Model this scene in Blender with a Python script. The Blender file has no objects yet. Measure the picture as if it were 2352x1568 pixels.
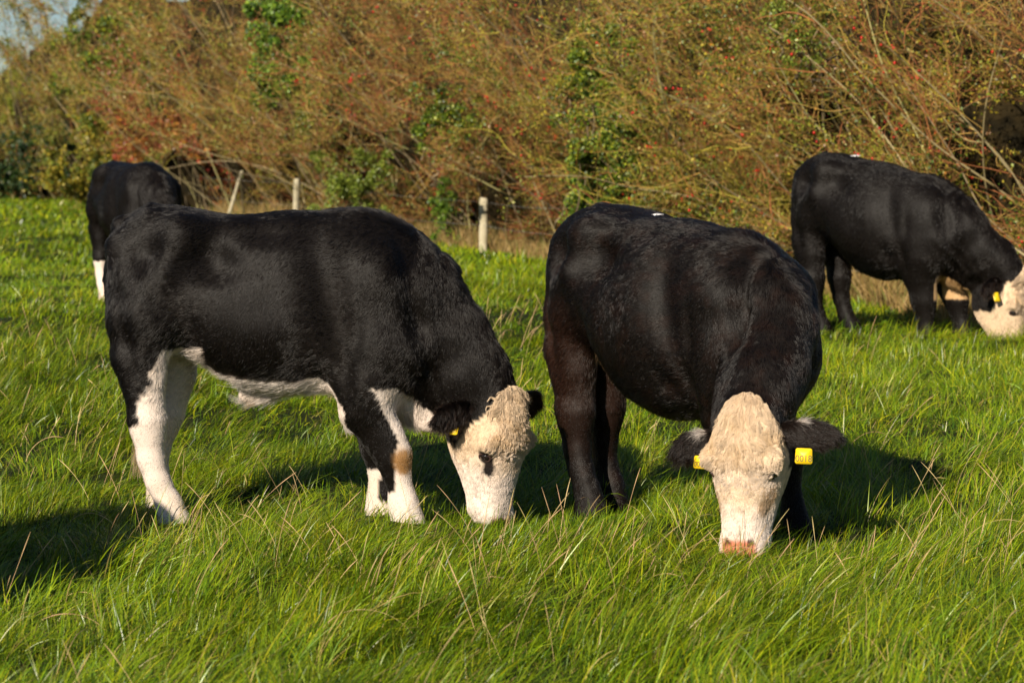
import bpy, math, numpy as np
from mathutils import Vector, Matrix
rng = np.random.default_rng(7)
scene = bpy.context.scene
COL = scene.collection

# ---------------------------------------------------------------- camera
F = 85/36*2352.0            # focal length in units of the 2352 px wide frame
CAMZ, HOR = 1.40, 428.0
PITCH = math.atan((784-HOR)/F)
cd = bpy.data.cameras.new("camera"); cam = bpy.data.objects.new("camera", cd); COL.objects.link(cam)
cd.sensor_width = 36; cd.lens = 85; cd.clip_end = 2000; cd.clip_start = 0.1
cam.location = (0, 0, CAMZ); cam.rotation_euler = (math.pi/2-PITCH, 0, 0)
cd.dof.use_dof = True; cd.dof.focus_distance = 10.0; cd.dof.aperture_fstop = 5.0
scene.camera = cam
# ---------------------------------------------------------------- world, sun
SUN_EL, SUN_AZ = math.radians(27), math.radians(27)   # sun stands behind the camera, to the left
sun_dir = Vector((-math.sin(SUN_AZ)*math.cos(SUN_EL), -math.cos(SUN_AZ)*math.cos(SUN_EL), math.sin(SUN_EL)))
w = bpy.data.worlds.new("World"); scene.world = w; w.use_nodes = True
nt = w.node_tree; bg = nt.nodes["Background"]
sky = nt.nodes.new("ShaderNodeTexSky"); sky.sky_type = 'NISHITA'; sky.sun_disc = False
sky.air_density = 1.0; sky.dust_density = 0.2; sky.ozone_density = 3.0
sky.sun_elevation = SUN_EL; sky.sun_rotation = math.atan2(sun_dir.x, sun_dir.y)
nt.links.new(sky.outputs[0], bg.inputs[0]); bg.inputs[1].default_value = 0.05
sl = bpy.data.lights.new("sun", 'SUN'); so = bpy.data.objects.new("sun", sl); COL.objects.link(so)
sl.energy = 5.0; sl.angle = math.radians(0.55); sl.color = (1.0, 0.90, 0.74)
so.rotation_euler = sun_dir.to_track_quat('Z', 'Y').to_euler(); so.location = sun_dir*50
scene.view_settings.view_transform = 'Standard'; scene.view_settings.look = 'None'
scene.view_settings.exposure = 0.5; scene.view_settings.gamma = 1.0
scene.cycles.max_bounces = 6; scene.cycles.diffuse_bounces = 2; scene.cycles.transmission_bounces = 3
scene.cycles.transparent_max_bounces = 4; scene.cycles.caustics_reflective = False
scene.cycles_curves.shape = 'RIBBONS' if hasattr(scene, 'cycles_curves') else 'RIBBONS'

# ---------------------------------------------------------------- helpers
def tag(o, label=None, cat=None, group=None, kind=None):
    for k, v in (("label", label), ("category", cat), ("group", group), ("kind", kind)):
        if v: o[k] = v
    return o

def hash01(ix, iy, iz, seed):
    h = (ix.astype(np.int64)*374761393 + iy.astype(np.int64)*668265263 + iz.astype(np.int64)*2147483647 + seed*974634777) & 0x7fffffff
    h = ((h ^ (h >> 13))*1274126177) & 0x7fffffff
    h = ((h ^ (h >> 16))*2246822519) & 0x7fffffff
    return (h ^ (h >> 15)).astype(np.float64)/0x7fffffff

def noise3(p, scale, seed=0):
    """value noise, -1..1, p is (n,3)"""
    q = np.asarray(p, float)*scale
    i = np.floor(q).astype(np.int64); f = q-i; f = f*f*(3-2*f)
    r = 0
    for a in (0, 1):
        for b in (0, 1):
            for c in (0, 1):
                wgt = (f[:, 0] if a else 1-f[:, 0])*(f[:, 1] if b else 1-f[:, 1])*(f[:, 2] if c else 1-f[:, 2])
                r = r+wgt*hash01(i[:, 0]+a, i[:, 1]+b, i[:, 2]+c, seed)
    return r*2-1

def noise2(x, y, scale, seed=0):
    return noise3(np.stack([x, y, np.zeros_like(x)], 1), scale, seed)

def nrm(v): return v/np.maximum(np.linalg.norm(v, axis=-1, keepdims=True), 1e-9)
def sstep(a, b, x):
    t = np.clip((x-a)/(b-a), 0, 1); return t*t*(3-2*t)

def mesh_tris(name, V, T, mat=None, col=None, parent=None, smooth=True):
    me = bpy.data.meshes.new(name)
    V = np.ascontiguousarray(V, np.float32); T = np.ascontiguousarray(T, np.int32)
    me.vertices.add(len(V)); me.vertices.foreach_set("co", V.ravel())
    me.loops.add(T.size); me.loops.foreach_set("vertex_index", T.ravel())
    me.polygons.add(len(T)); me.polygons.foreach_set("loop_start", np.arange(0, T.size, T.shape[1], dtype=np.int32))
    me.update(calc_edges=True)
    if smooth: me.polygons.foreach_set("use_smooth", np.ones(len(T), dtype=bool))
    if col is not None:
        a = me.color_attributes.new("col", 'FLOAT_COLOR', 'POINT')
        c = np.ones((len(V), 4), np.float32); c[:, :3] = col; a.data.foreach_set("color", c.ravel())
    if mat: me.materials.append(mat)
    o = bpy.data.objects.new(name, me); COL.objects.link(o)
    if parent: o.parent = parent
    return o

def hair_obj(name, P, R, col, mat, parent=None):
    """P (N,K,3) points, R (N,K) or (K,) radii, col (N,3)"""
    N, K = P.shape[:2]
    hc = bpy.data.hair_curves.new(name); hc.add_curves([K]*N)
    hc.attributes['position'].data.foreach_set('vector', np.ascontiguousarray(P, np.float32).ravel())
    ra = hc.attributes.get('radius') or hc.attributes.new('radius', 'FLOAT', 'POINT')
    ra.data.foreach_set('value', np.ascontiguousarray(np.broadcast_to(R, (N, K)), np.float32).ravel())
    ca = hc.attributes.new('col', 'FLOAT_COLOR', 'CURVE')
    c = np.ones((N, 4), np.float32); c[:, :3] = col; ca.data.foreach_set('color', c.ravel())
    hc.materials.append(mat)
    o = bpy.data.objects.new(name, hc); COL.objects.link(o)
    if parent: o.parent = parent
    return o

def mat(name, base=(.5, .5, .5), rough=.6, attr=False, spec=.5, transl=0.0, noise=None, bump=None, sss=0):
    m = bpy.data.materials.new(name); m.use_nodes = True; nt = m.node_tree
    b = nt.nodes["Principled BSDF"]; out = nt.nodes["Material Output"]
    b.inputs["Roughness"].default_value = rough; b.inputs["Specular IOR Level"].default_value = spec
    b.inputs["Base Color"].default_value = (*base, 1)
    src = None
    if attr:
        a = nt.nodes.new("ShaderNodeAttribute"); a.attribute_name = "col"; src = a.outputs["Color"]
    if noise:
        sc, c0, c1 = noise
        tc = nt.nodes.new("ShaderNodeTexCoord"); n = nt.nodes.new("ShaderNodeTexNoise"); n.inputs["Scale"].default_value = sc
        n.inputs["Detail"].default_value = 6
        nt.links.new(tc.outputs["Object"], n.inputs["Vector"])
        r = nt.nodes.new("ShaderNodeValToRGB"); r.color_ramp.elements[0].color = (*c0, 1); r.color_ramp.elements[1].color = (*c1, 1)
        r.color_ramp.elements[0].position = .35; r.color_ramp.elements[1].position = .65
        nt.links.new(n.outputs["Fac"], r.inputs[0]); src = r.outputs[0]
        if bump:
            bp = nt.nodes.new("ShaderNodeBump"); bp.inputs["Strength"].default_value = bump
            nt.links.new(n.outputs["Fac"], bp.inputs["Height"]); nt.links.new(bp.outputs[0], b.inputs["Normal"])
    if src: nt.links.new(src, b.inputs["Base Color"])
    if transl:
        t = nt.nodes.new("ShaderNodeBsdfTranslucent"); mx = nt.nodes.new("ShaderNodeMixShader"); mx.inputs[0].default_value = transl
        if src: nt.links.new(src, t.inputs[0])
        else: t.inputs[0].default_value = (*base, 1)
        nt.links.new(b.outputs[0], mx.inputs[1]); nt.links.new(t.outputs[0], mx.inputs[2]); nt.links.new(mx.outputs[0], out.inputs[0])
    return m

def hair_mat(name, rough=.4, radial=.5, mixd=0.35, coat=0.0, ior=1.45, dspec=.25):
    m = bpy.data.materials.new(name); m.use_nodes = True; nt = m.node_tree
    out = nt.nodes["Material Output"]; b = nt.nodes["Principled BSDF"]
    a = nt.nodes.new("ShaderNodeAttribute"); a.attribute_name = "col"
    h = nt.nodes.new("ShaderNodeBsdfHairPrincipled"); h.parametrization = 'COLOR'
    h.inputs["Roughness"].default_value = rough; h.inputs["Radial Roughness"].default_value = radial; h.inputs["IOR"].default_value = ior; b.inputs["Specular IOR Level"].default_value = dspec
    if "Coat" in h.inputs: h.inputs["Coat"].default_value = coat
    nt.links.new(a.outputs["Color"], h.inputs["Color"]); nt.links.new(a.outputs["Color"], b.inputs["Base Color"])
    b.inputs["Roughness"].default_value = .6
    mx = nt.nodes.new("ShaderNodeMixShader"); mx.inputs[0].default_value = mixd
    nt.links.new(h.outputs[0], mx.inputs[1]); nt.links.new(b.outputs[0], mx.inputs[2]); nt.links.new(mx.outputs[0], out.inputs[0])
    return m

def sphere(n=16, m=10):
    """unit uv sphere -> verts, quads-as-tris"""
    V, T = [], []
    for i in range(m+1):
        t = math.pi*i/m
        for j in range(n):
            p = 2*math.pi*j/n; V.append((math.sin(t)*math.cos(p), math.sin(t)*math.sin(p), math.cos(t)))
    for i in range(m):
        for j in range(n):
            a, b = i*n+j, i*n+(j+1) % n; c, d = a+n, b+n
            T += [(a, c, b), (b, c, d)]
    return np.array(V), np.array(T)

# ---------------------------------------------------------------- terrain
_ty = np.array([-60, 0, 8, 10.5, 12, 15, 18, 22, 28, 36, 50, 90, 160, 400.])
_tz = np.array([-.1, -.02, 0, .0, .03, .17, .27, .32, .36, .43, .60, .97, 1.2, 1.6])
def terrain(x, y, fine=True):
    x = np.asarray(x, float); y = np.asarray(y, float)
    z = np.interp(y, _ty, _tz)
    z = z-.09*sstep(.5, 3.5, x)*sstep(13, 20, y)*(1-sstep(30, 45, y))
    if fine:
        sh = x.shape; xr, yr = x.ravel(), y.ravel()
        z = z+(noise2(xr, yr, .55, 3)*.030+noise2(xr, yr, 1.6, 4)*.028).reshape(sh)
    return z
def tz(x, y): return float(terrain(np.array([x]), np.array([y]))[0])
def px_x(px, d): return (px-1176)/F*d

ys = np.concatenate([np.linspace(-60, 3, 20), np.linspace(3.3, 26, 160), np.linspace(26.5, 100, 120), np.linspace(105, 900, 40)])
xs = np.concatenate([np.linspace(-500, -45, 24), np.linspace(-43, -8, 50), np.linspace(-7.8, 9, 130), np.linspace(9.5, 45, 40), np.linspace(50, 500, 20)])
gx, gy = np.meshgrid(xs, ys); gz = terrain(gx, gy)
nxx, nyy = len(xs), len(ys)
idx = np.arange(nxx*nyy).reshape(nyy, nxx)
Q = np.stack([idx[:-1, :-1], idx[:-1, 1:], idx[1:, 1:], idx[1:, :-1]], -1).reshape(-1, 4)
m_soil = mat("field_soil", rough=.95, spec=.1, noise=(6, (.010, .014, .004), (.028, .034, .008)))
tag(mesh_tris("field", np.stack([gx, gy, gz], -1).reshape(-1, 3), Q, m_soil), kind="structure")

# ---------------------------------------------------------------- hedge line (pixel column, distance)
HL = np.array([(2900, 15.5), (2500, 18), (2352, 19.8), (1900, 25), (1500, 30.5), (1250, 35), (1050, 39), (850, 44), (680, 49), (428, 64), (200, 88), (0, 93), (-400, 99)], float)
HLx, HLy = px_x(HL[:, 0], HL[:, 1]), HL[:, 1]
_o = np.argsort(HLx)
FPX = [215, 428, 680, 1110, 1345, 1945, 2300, 2700]; FPD = [83, 60, 46, 35, 31, 23.6, 19.4, 16.2]   # fence line
def hedge_y(x): return np.interp(x, HLx[_o], HLy[_o])

# ---------------------------------------------------------------- grass
def blades(x, y, L, wd, az, lean, curl, col, nseg, zroot=None, tipcol=None):
    n = len(x); z = terrain(x, y)-.01 if zroot is None else zroot
    t = np.linspace(0, 1, nseg+1)
    ang = lean[:, None]+curl[:, None]*t[None, :]          # from the vertical
    ds = L[:, None]/nseg
    hx = np.cumsum(np.sin(ang)*ds, 1)-np.sin(ang)*ds; hz = np.cumsum(np.cos(ang)*ds, 1)-np.cos(ang)*ds
    hz = np.maximum(hz, -.02+0*hz)
    cx = x[:, None]+hx*np.cos(az)[:, None]; cy = y[:, None]+hx*np.sin(az)[:, None]; cz = z[:, None]+hz
    fa = az+np.pi/2+rng.normal(0, .7, n)
    prof = np.where(t < .35, .75+.25*t/.35, 1-((t-.35)/.65)**1.6)
    wv = wd[:, None]*prof[None, :]*.5
    ox, oy = np.cos(fa)[:, None]*wv, np.sin(fa)[:, None]*wv
    tw = rng.normal(0, .35, n)[:, None]*wv
    Lp = np.stack([cx-ox, cy-oy, cz-tw], -1); Rp = np.stack([cx+ox, cy+oy, cz+tw], -1)
    nv = 2*nseg+1
    V = np.empty((n, nv, 3)); V[:, 0:2*nseg:2] = Lp[:, :nseg]; V[:, 1:2*nseg:2] = Rp[:, :nseg]; V[:, -1] = np.stack([cx, cy, cz], -1)[:, -1]
    tr = []
    for k in range(nseg-1):
        a = 2*k; tr += [(a, a+1, a+3), (a, a+3, a+2)]
    tr.append((2*nseg-2, 2*nseg-1, 2*nseg)); tr = np.array(tr)
    T = (tr[None]+(np.arange(n)*nv)[:, None, None]).reshape(-1, 3)
    tt = np.concatenate([np.repeat(t[:nseg], 2), [1]])
    C = np.repeat(col[:, None, :], nv, 1)
    if tipcol is not None: C = C*(1-tt[None, :, None]**2)+tipcol[:, None, :]*tt[None, :, None]**2
    return V.reshape(-1, 3), T, C.reshape(-1, 3)

def join(parts):
    V, T, C, o = [], [], [], 0
    for v, t, c in parts:
        V.append(v); T.append(t+o); C.append(c); o += len(v)
    return np.concatenate(V), np.concatenate(T), np.concatenate(C)

def scatter(y0, y1, dens, margin=1.2):
    n = int((y1-y0)*(2*(.2125*y1+margin))*dens)
    y = rng.uniform(y0, y1, n); x = rng.uniform(-1, 1, n)*(.2125*y1+margin)
    k = np.abs(x) < .2125*y+margin
    x, y = x[k], y[k]
    k = y < np.interp(x/y*F+1176, FPX, FPD, left=93, right=15.5)+.4
    return x[k], y[k]

GREEN = np.array([(.155, .240, .004), (.25, .335, .006), (.050, .110, .004), (.37, .375, .010), (.130, .240, .009)])
def grass_zone(y0, y1, dens, nseg, wbase, hs=1.0, margin=1.2):
    x, y = scatter(y0, y1, dens, margin)
    n1 = noise2(x, y, .45, 11); n2 = noise2(x, y, 1.5, 12); n3 = noise2(x, y, .9, 13); n4 = noise2(x, y, 3.6, 14)
    n5 = noise2(x, y, 5.5, 25); n6 = noise2(x, y, 2.4, 26)
    # tufts: drop blades in the gaps between tussocks
    k = rng.random(len(x)) < np.clip(.70+.7*n4+.55*n5, .13, 1)
    x, y, n1, n2, n3, n4, n5, n6 = (a[k] for a in (x, y, n1, n2, n3, n4, n5, n6)); n = len(x)
    L = (.100+.040*n2+.042*n6+.03*n4+.02*n3)*hs*rng.uniform(.35, 1.35, n)*np.where(rng.random(n) < .13, 1.6, 1)
    L = np.clip(L, .04, .34)
    az = .35+1.2*n1+1.5*n6+1.0*n4+rng.normal(0, 1.05, n)
    lean = np.clip(.84+.42*n3+.35*n6+rng.normal(0, .42, n), 0, 1.4)
    curl = rng.uniform(0, 1.6, n)*np.where(rng.random(n) < .25, 1.4, .8)
    wd = wbase*rng.uniform(.6, 1.4, n)
    ci = rng.choice(5, n, p=[.30, .26, .2, .12, .12])
    col = GREEN[ci]*rng.uniform(.55, 1.35, (n, 1))*(1+.25*n2[:, None]*np.array([1, .5, 0])+.15*n1[:, None])
    dead = rng.random(n) < .07+.05*(n3 > .4)
    col[dead] = np.array([.34, .27, .09])*rng.uniform(.6, 1.2, (dead.sum(), 1))
    lean[dead] += .35
    tip = col*np.array([1.15, 1.08, .9])
    return blades(x, y, L, wd, az, lean, curl, col, nseg, tipcol=tip)

m_grass = mat("grass_blade", rough=.36, attr=True, spec=.45, transl=.28)
def tufts(n, y0, y1, nb, wd):
    """wind-laid tussocks: many long blades of one tuft bend the same way"""
    ty = rng.uniform(y0, y1, n); tx = rng.uniform(-1, 1, n)*(.2125*ty+1.0)
    near = np.min([np.hypot(tx-a, ty-b) for a, b in ((.84, 8.9), (.84, 9.3), (-1.42, 9.7), (-.45, 9.75), (-.2, 9.7), (0, 9.75), (-.02, 10.1), (.35, 10.3), (.45, 10.2))], 0)
    k = near > .36; tx, ty = tx[k], ty[k]; n = len(tx)
    i = np.repeat(np.arange(n), nb); m = len(i)
    x = tx[i]+rng.normal(0, .075, m); y = ty[i]+rng.normal(0, .075, m)
    ta = .3+1.1*noise2(tx, ty, .5, 11)+rng.normal(0, 1.0, n); tl = rng.uniform(.45, 1.2, n); tL = rng.uniform(.12, .25, n)
    tone = rng.uniform(.7, 1.25, n)
    col = GREEN[rng.choice(5, m, p=[.3, .3, .12, .14, .14])]*(tone[i]*rng.uniform(.7, 1.2, m))[:, None]
    dead = rng.random(m) < .08; col[dead] = np.array([.42, .32, .10])*rng.uniform(.6, 1.1, (dead.sum(), 1))
    return blades(x, y, tL[i]*rng.uniform(.5, 1.2, m), wd*rng.uniform(.6, 1.4, m), ta[i]+rng.normal(0, .35, m), tl[i]*rng.uniform(.4, 1.2, m), rng.uniform(.3, 1.4, m), col, 5, tipcol=col*1.1)

V, T, C = join([tufts(420, 5.8, 9.6, 90, .0032), tufts(480, 9.6, 16, 70, .0036), grass_zone(5.6, 8.6, 13000, 4, .0026, .95), grass_zone(8.6, 12.5, 11500, 4, .0025, .90), grass_zone(12.5, 19, 4600, 3, .0040, .95, 1.6),
                grass_zone(19, 30, 1700, 3, .007, .95, 2), grass_zone(30, 50, 420, 2, .016, 1.1, 2), grass_zone(50, 100, 130, 2, .032, 1.25, 2)])
tag(mesh_tris("grass", V, T, m_grass, C), kind="stuff")

# dry seed stalks standing over the grass
def stalks(n, y0, y1, r, keep=1.0):
    y = np.sqrt(rng.uniform(y0**2, y1**2, n)); x = rng.uniform(-1, 1, n)*(.2125*y+.6)
    dens = noise2(x, y, .8, 31)
    k = rng.random(n) < np.clip(.45+.9*dens, .05, 1); x, y = x[k], y[k]; n = len(x)
    K = 6; t = np.linspace(0, 1, K)
    L = rng.uniform(.10, .30, n); az = rng.uniform(-1.1, 1.4, n)+np.where(rng.random(n) < .3, math.pi, 0)
    lean = rng.uniform(.05, .65, n); curl = rng.uniform(0, .6, n)+(rng.random(n) < .12)*1.2
    ang = lean[:, None]+curl[:, None]*t
    ds = L[:, None]/(K-1)
    hx = np.cumsum(np.sin(ang)*ds, 1); hz = np.cumsum(np.cos(ang)*ds, 1)
    P = np.stack([x[:, None]+hx*np.cos(az)[:, None], y[:, None]+hx*np.sin(az)[:, None], terrain(x, y)[:, None]+hz-.03], -1)
    R = r*np.array([1, .9, .8, .8, 1.5, .5])[None]*rng.uniform(.7, 1.2, (n, 1))
    c = np.array([.56, .38, .19])*rng.uniform(.65, 1.2, (n, 1))*np.array([1, 1, 1])+rng.uniform(-.04, .05, (n, 1))*np.array([0, 1, 0])
    return P, R, c
m_straw = mat("dry_straw", rough=.7, attr=True, spec=.2)
a = stalks(1000, 6.0, 11.5, .0009); b = stalks(600, 11.5, 20, .0014)
tag(hair_obj("dry_grass_stalks", np.concatenate([a[0], b[0]]), np.concatenate([a[1], b[1]]), np.concatenate([a[2], b[2]]), m_straw), kind="stuff")

# tall straw-coloured grass along the foot of the fence and hedge
def fence_grass():
    n = 60000
    px = rng.uniform(150, 2600, n); y = np.interp(px, FPX, FPD)+.25+rng.uniform(0, 1, n)**1.2*(.6+np.interp(px, HL[::-1, 0], HL[::-1, 1])-np.interp(px, FPX, FPD)+1.5)
    x = px_x(px, y)
    k = rng.random(n) < np.clip(.55+.8*noise2(x, y, .35, 41), .1, 1); x, y = x[k], y[k]; n = len(x)
    L = rng.uniform(.15, .62, n)*(.8+.5*noise2(x, y, .5, 42)); wd = .006+.00016*y
    c = np.array([(.42, .27, .10), (.36, .25, .08), (.20, .22, .05), (.48, .34, .15)])[rng.choice(4, n, p=[.4, .25, .15, .2])]*rng.uniform(.6, 1.15, (n, 1))
    return blades(x, y, L, wd*rng.uniform(.5, 1.3, n), rng.uniform(0, 6.28, n), rng.uniform(.05, .6, n), rng.uniform(0, 1.2, n), c, 3)
V, T, C = fence_grass()
tag(mesh_tris("tall_dry_grass", V, T, mat("dry_grass_blade", rough=.7, attr=True, spec=.2, transl=.25), C), kind="stuff")

# ---------------------------------------------------------------- wire fence
m_post = mat("weathered_post", rough=.8, spec=.2, noise=(9, (.36, .31, .20), (.52, .46, .32)), bump=.2)
m_wire = mat("galvanised_wire", (.22, .21, .19), rough=.45)
def post_mesh(r, h, seed):
    K, S = 14, 14; R = np.random.default_rng(seed)
    V = []
    zs = np.concatenate([np.linspace(-.3, h-.02, K-1), [h]])
    for i, z in enumerate(zs):
        for j in range(S):
            a = 2*math.pi*j/S
            rr = r*(1+.05*math.sin(a*3+seed)+.03*R.normal())*(.86 if i == K-1 else 1)
            V.append((rr*math.cos(a)+.01*math.sin(z*3+seed), rr*math.sin(a), z+(.012*math.cos(a) if i >= K-2 else 0)))
    T = []
    for i in range(K-1):
        for j in range(S):
            a, b = i*S+j, i*S+(j+1) % S; T += [(a, b, b+S), (a, b+S, a+S)]
    V.append((0, 0, h+.006)); c = len(V)-1
    for j in range(S): T.append(((K-1)*S+j, (K-1)*S+(j+1) % S, c))
    return np.array(V), np.array(T)

fence = bpy.data.objects.new("wire_fence", None); COL.objects.link(fence)
tag(fence, "round weathered timber posts strung with thin wire along the foot of the hedge", "fence")
fence.location = (px_x(1110, 35), 35, tz(px_x(1110, 35), 35)); FL = Vector(fence.location)
fpts = [(2700, 16.2, .85), (2118, 21.6, .80), (1345, 31, .82), (1110, 35, .78), (680, 46, 1.0), (428, 60, 1.05), (215, 83, 1.1)]
FP = []
for i, (px, d, h) in enumerate(fpts):
    x = px_x(px, d); z = tz(x, d); FP.append((x, d, z, h))
    v, t = post_mesh(.063, h, i)
    p = mesh_tris("post", v, t, m_post, parent=fence); p.location = Vector((x, d, z))-FL
    p.rotation_euler = (rng.normal(0, .015), rng.normal(0, .02), i*1.3)
# thin leaning stake between two posts
x, d = px_x(521, 53), 53
v, t = post_mesh(.036, 1.15, 77); p = mesh_tris("stake", v, t, m_post, parent=fence)
p.location = Vector((x, d, tz(x, d)))-FL; p.rotation_euler = (0, math.radians(18), 0)
for hfrac in (.93, .50):
    pts = []
    for (x0, y0, z0, h0), (x1, y1, z1, h1) in zip(FP[:-1], FP[1:]):
        for s in np.linspace(0, 1, 9)[:-1]:
            sag = .04*4*s*(1-s)
            pts.append((x0+(x1-x0)*s, y0+(y1-y0)*s-.07, z0+h0*hfrac+(z1+h1*hfrac-z0-h0*hfrac)*s-sag))
    x1, y1, z1, h1 = FP[-1]; pts.append((x1, y1-.07, z1+h1*hfrac)); pts = np.array(pts)-np.array(FL)
    S = 5; V = []; T = []
    for i, q in enumerate(pts):
        for j in range(S):
            a = 2*math.pi*j/S; V.append((q[0]+.0019*math.cos(a)*.8, q[1]+.0019*math.cos(a)*.4, q[2]+.0019*math.sin(a)))
    for i in range(len(pts)-1):
        for j in range(S):
            a, b = i*S+j, i*S+(j+1) % S; T += [(a, b, b+S), (a, b+S, a+S)]
    # barbs every 0.15 m
    for i in range(0, len(pts)-1):
        seg = pts[i+1]-pts[i]; L = np.linalg.norm(seg)
        for s in np.arange(0, 1, .16/L):
            q = pts[i]+seg*s; o = len(V); a = rng.uniform(0, 6.28)
            dv = np.array([.3*math.cos(a), .2, math.sin(a)])*.018
            V += [tuple(q-dv), tuple(q+np.array([.004, 0, 0])), tuple(q+dv)]; T.append((o, o+1, o+2))
    mesh_tris("wire", np.array(V), np.array(T), m_wire, parent=fence)

# ---------------------------------------------------------------- hedge shrubs
m_twig = mat("twig_bark", rough=.75, attr=True, spec=.25)
m_leaf = mat("shrub_leaf", rough=.45, attr=True, spec=.45, transl=.25)
m_ivy = mat("ivy_leaf", rough=.42, attr=True, spec=.4, transl=.15)
m_berry = mat("berry_skin", (.50, .015, .008), rough=.3)
m_inner_shade = mat("shrub_inner_shade", rough=.95, spec=.1, noise=(5, (.010, .008, .004), (.035, .024, .009)), bump=1)  # near-black brown, so gaps between the twigs read as shade
SPH_V, SPH_T = sphere(20, 14)

def grow(P0, D, L, K, wob, bend):
    """polylines from P0 along D, bending towards vector bend"""
    n = len(P0); P = np.empty((n, K, 3)); P[:, 0] = P0; d = D.copy()
    for k in range(1, K):
        d = nrm(d+rng.normal(0, wob, (n, 3))+bend/K)
        P[:, k] = P[:, k-1]+d*(L/(K-1))[:, None]
    return P, d

def pal(colors, probs, n, lo=.42, hi=1.2):
    probs = np.array(probs, float); probs /= probs.sum()
    return np.array(colors)[rng.choice(len(colors), n, p=probs)]*rng.uniform(lo, hi, (n, 1))

TAN, RED, OLV, GRY = (.42, .26, .065), (.35, .125, .045), (.38, .31, .045), (.36, .28, .12)
def leaf_mesh(P, size, col, up=None):
    """folded diamond leaves"""
    n = len(P)
    a = nrm(rng.normal(0, 1, (n, 3))+np.array([0, -.55, -.2])); r = rng.normal(0, 1, (n, 3)); b = nrm(np.cross(a, r)); c = np.cross(a, b)
    s = size*rng.uniform(.55, 1.35, n); s = s[:, None]
    # b = length axis, c = width axis, a = normal
    V = np.stack([P, P+b*s*.45+c*s*.38+a*s*.10, P+b*s, P+b*s*.45-c*s*.38+a*s*.10], 1)
    T = np.array([(0, 1, 2), (0, 2, 3)])[None]+(np.arange(n)*4)[:, None, None]
    return V.reshape(-1, 3), T.reshape(-1, 3), np.repeat(col, 4, 0)

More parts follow.
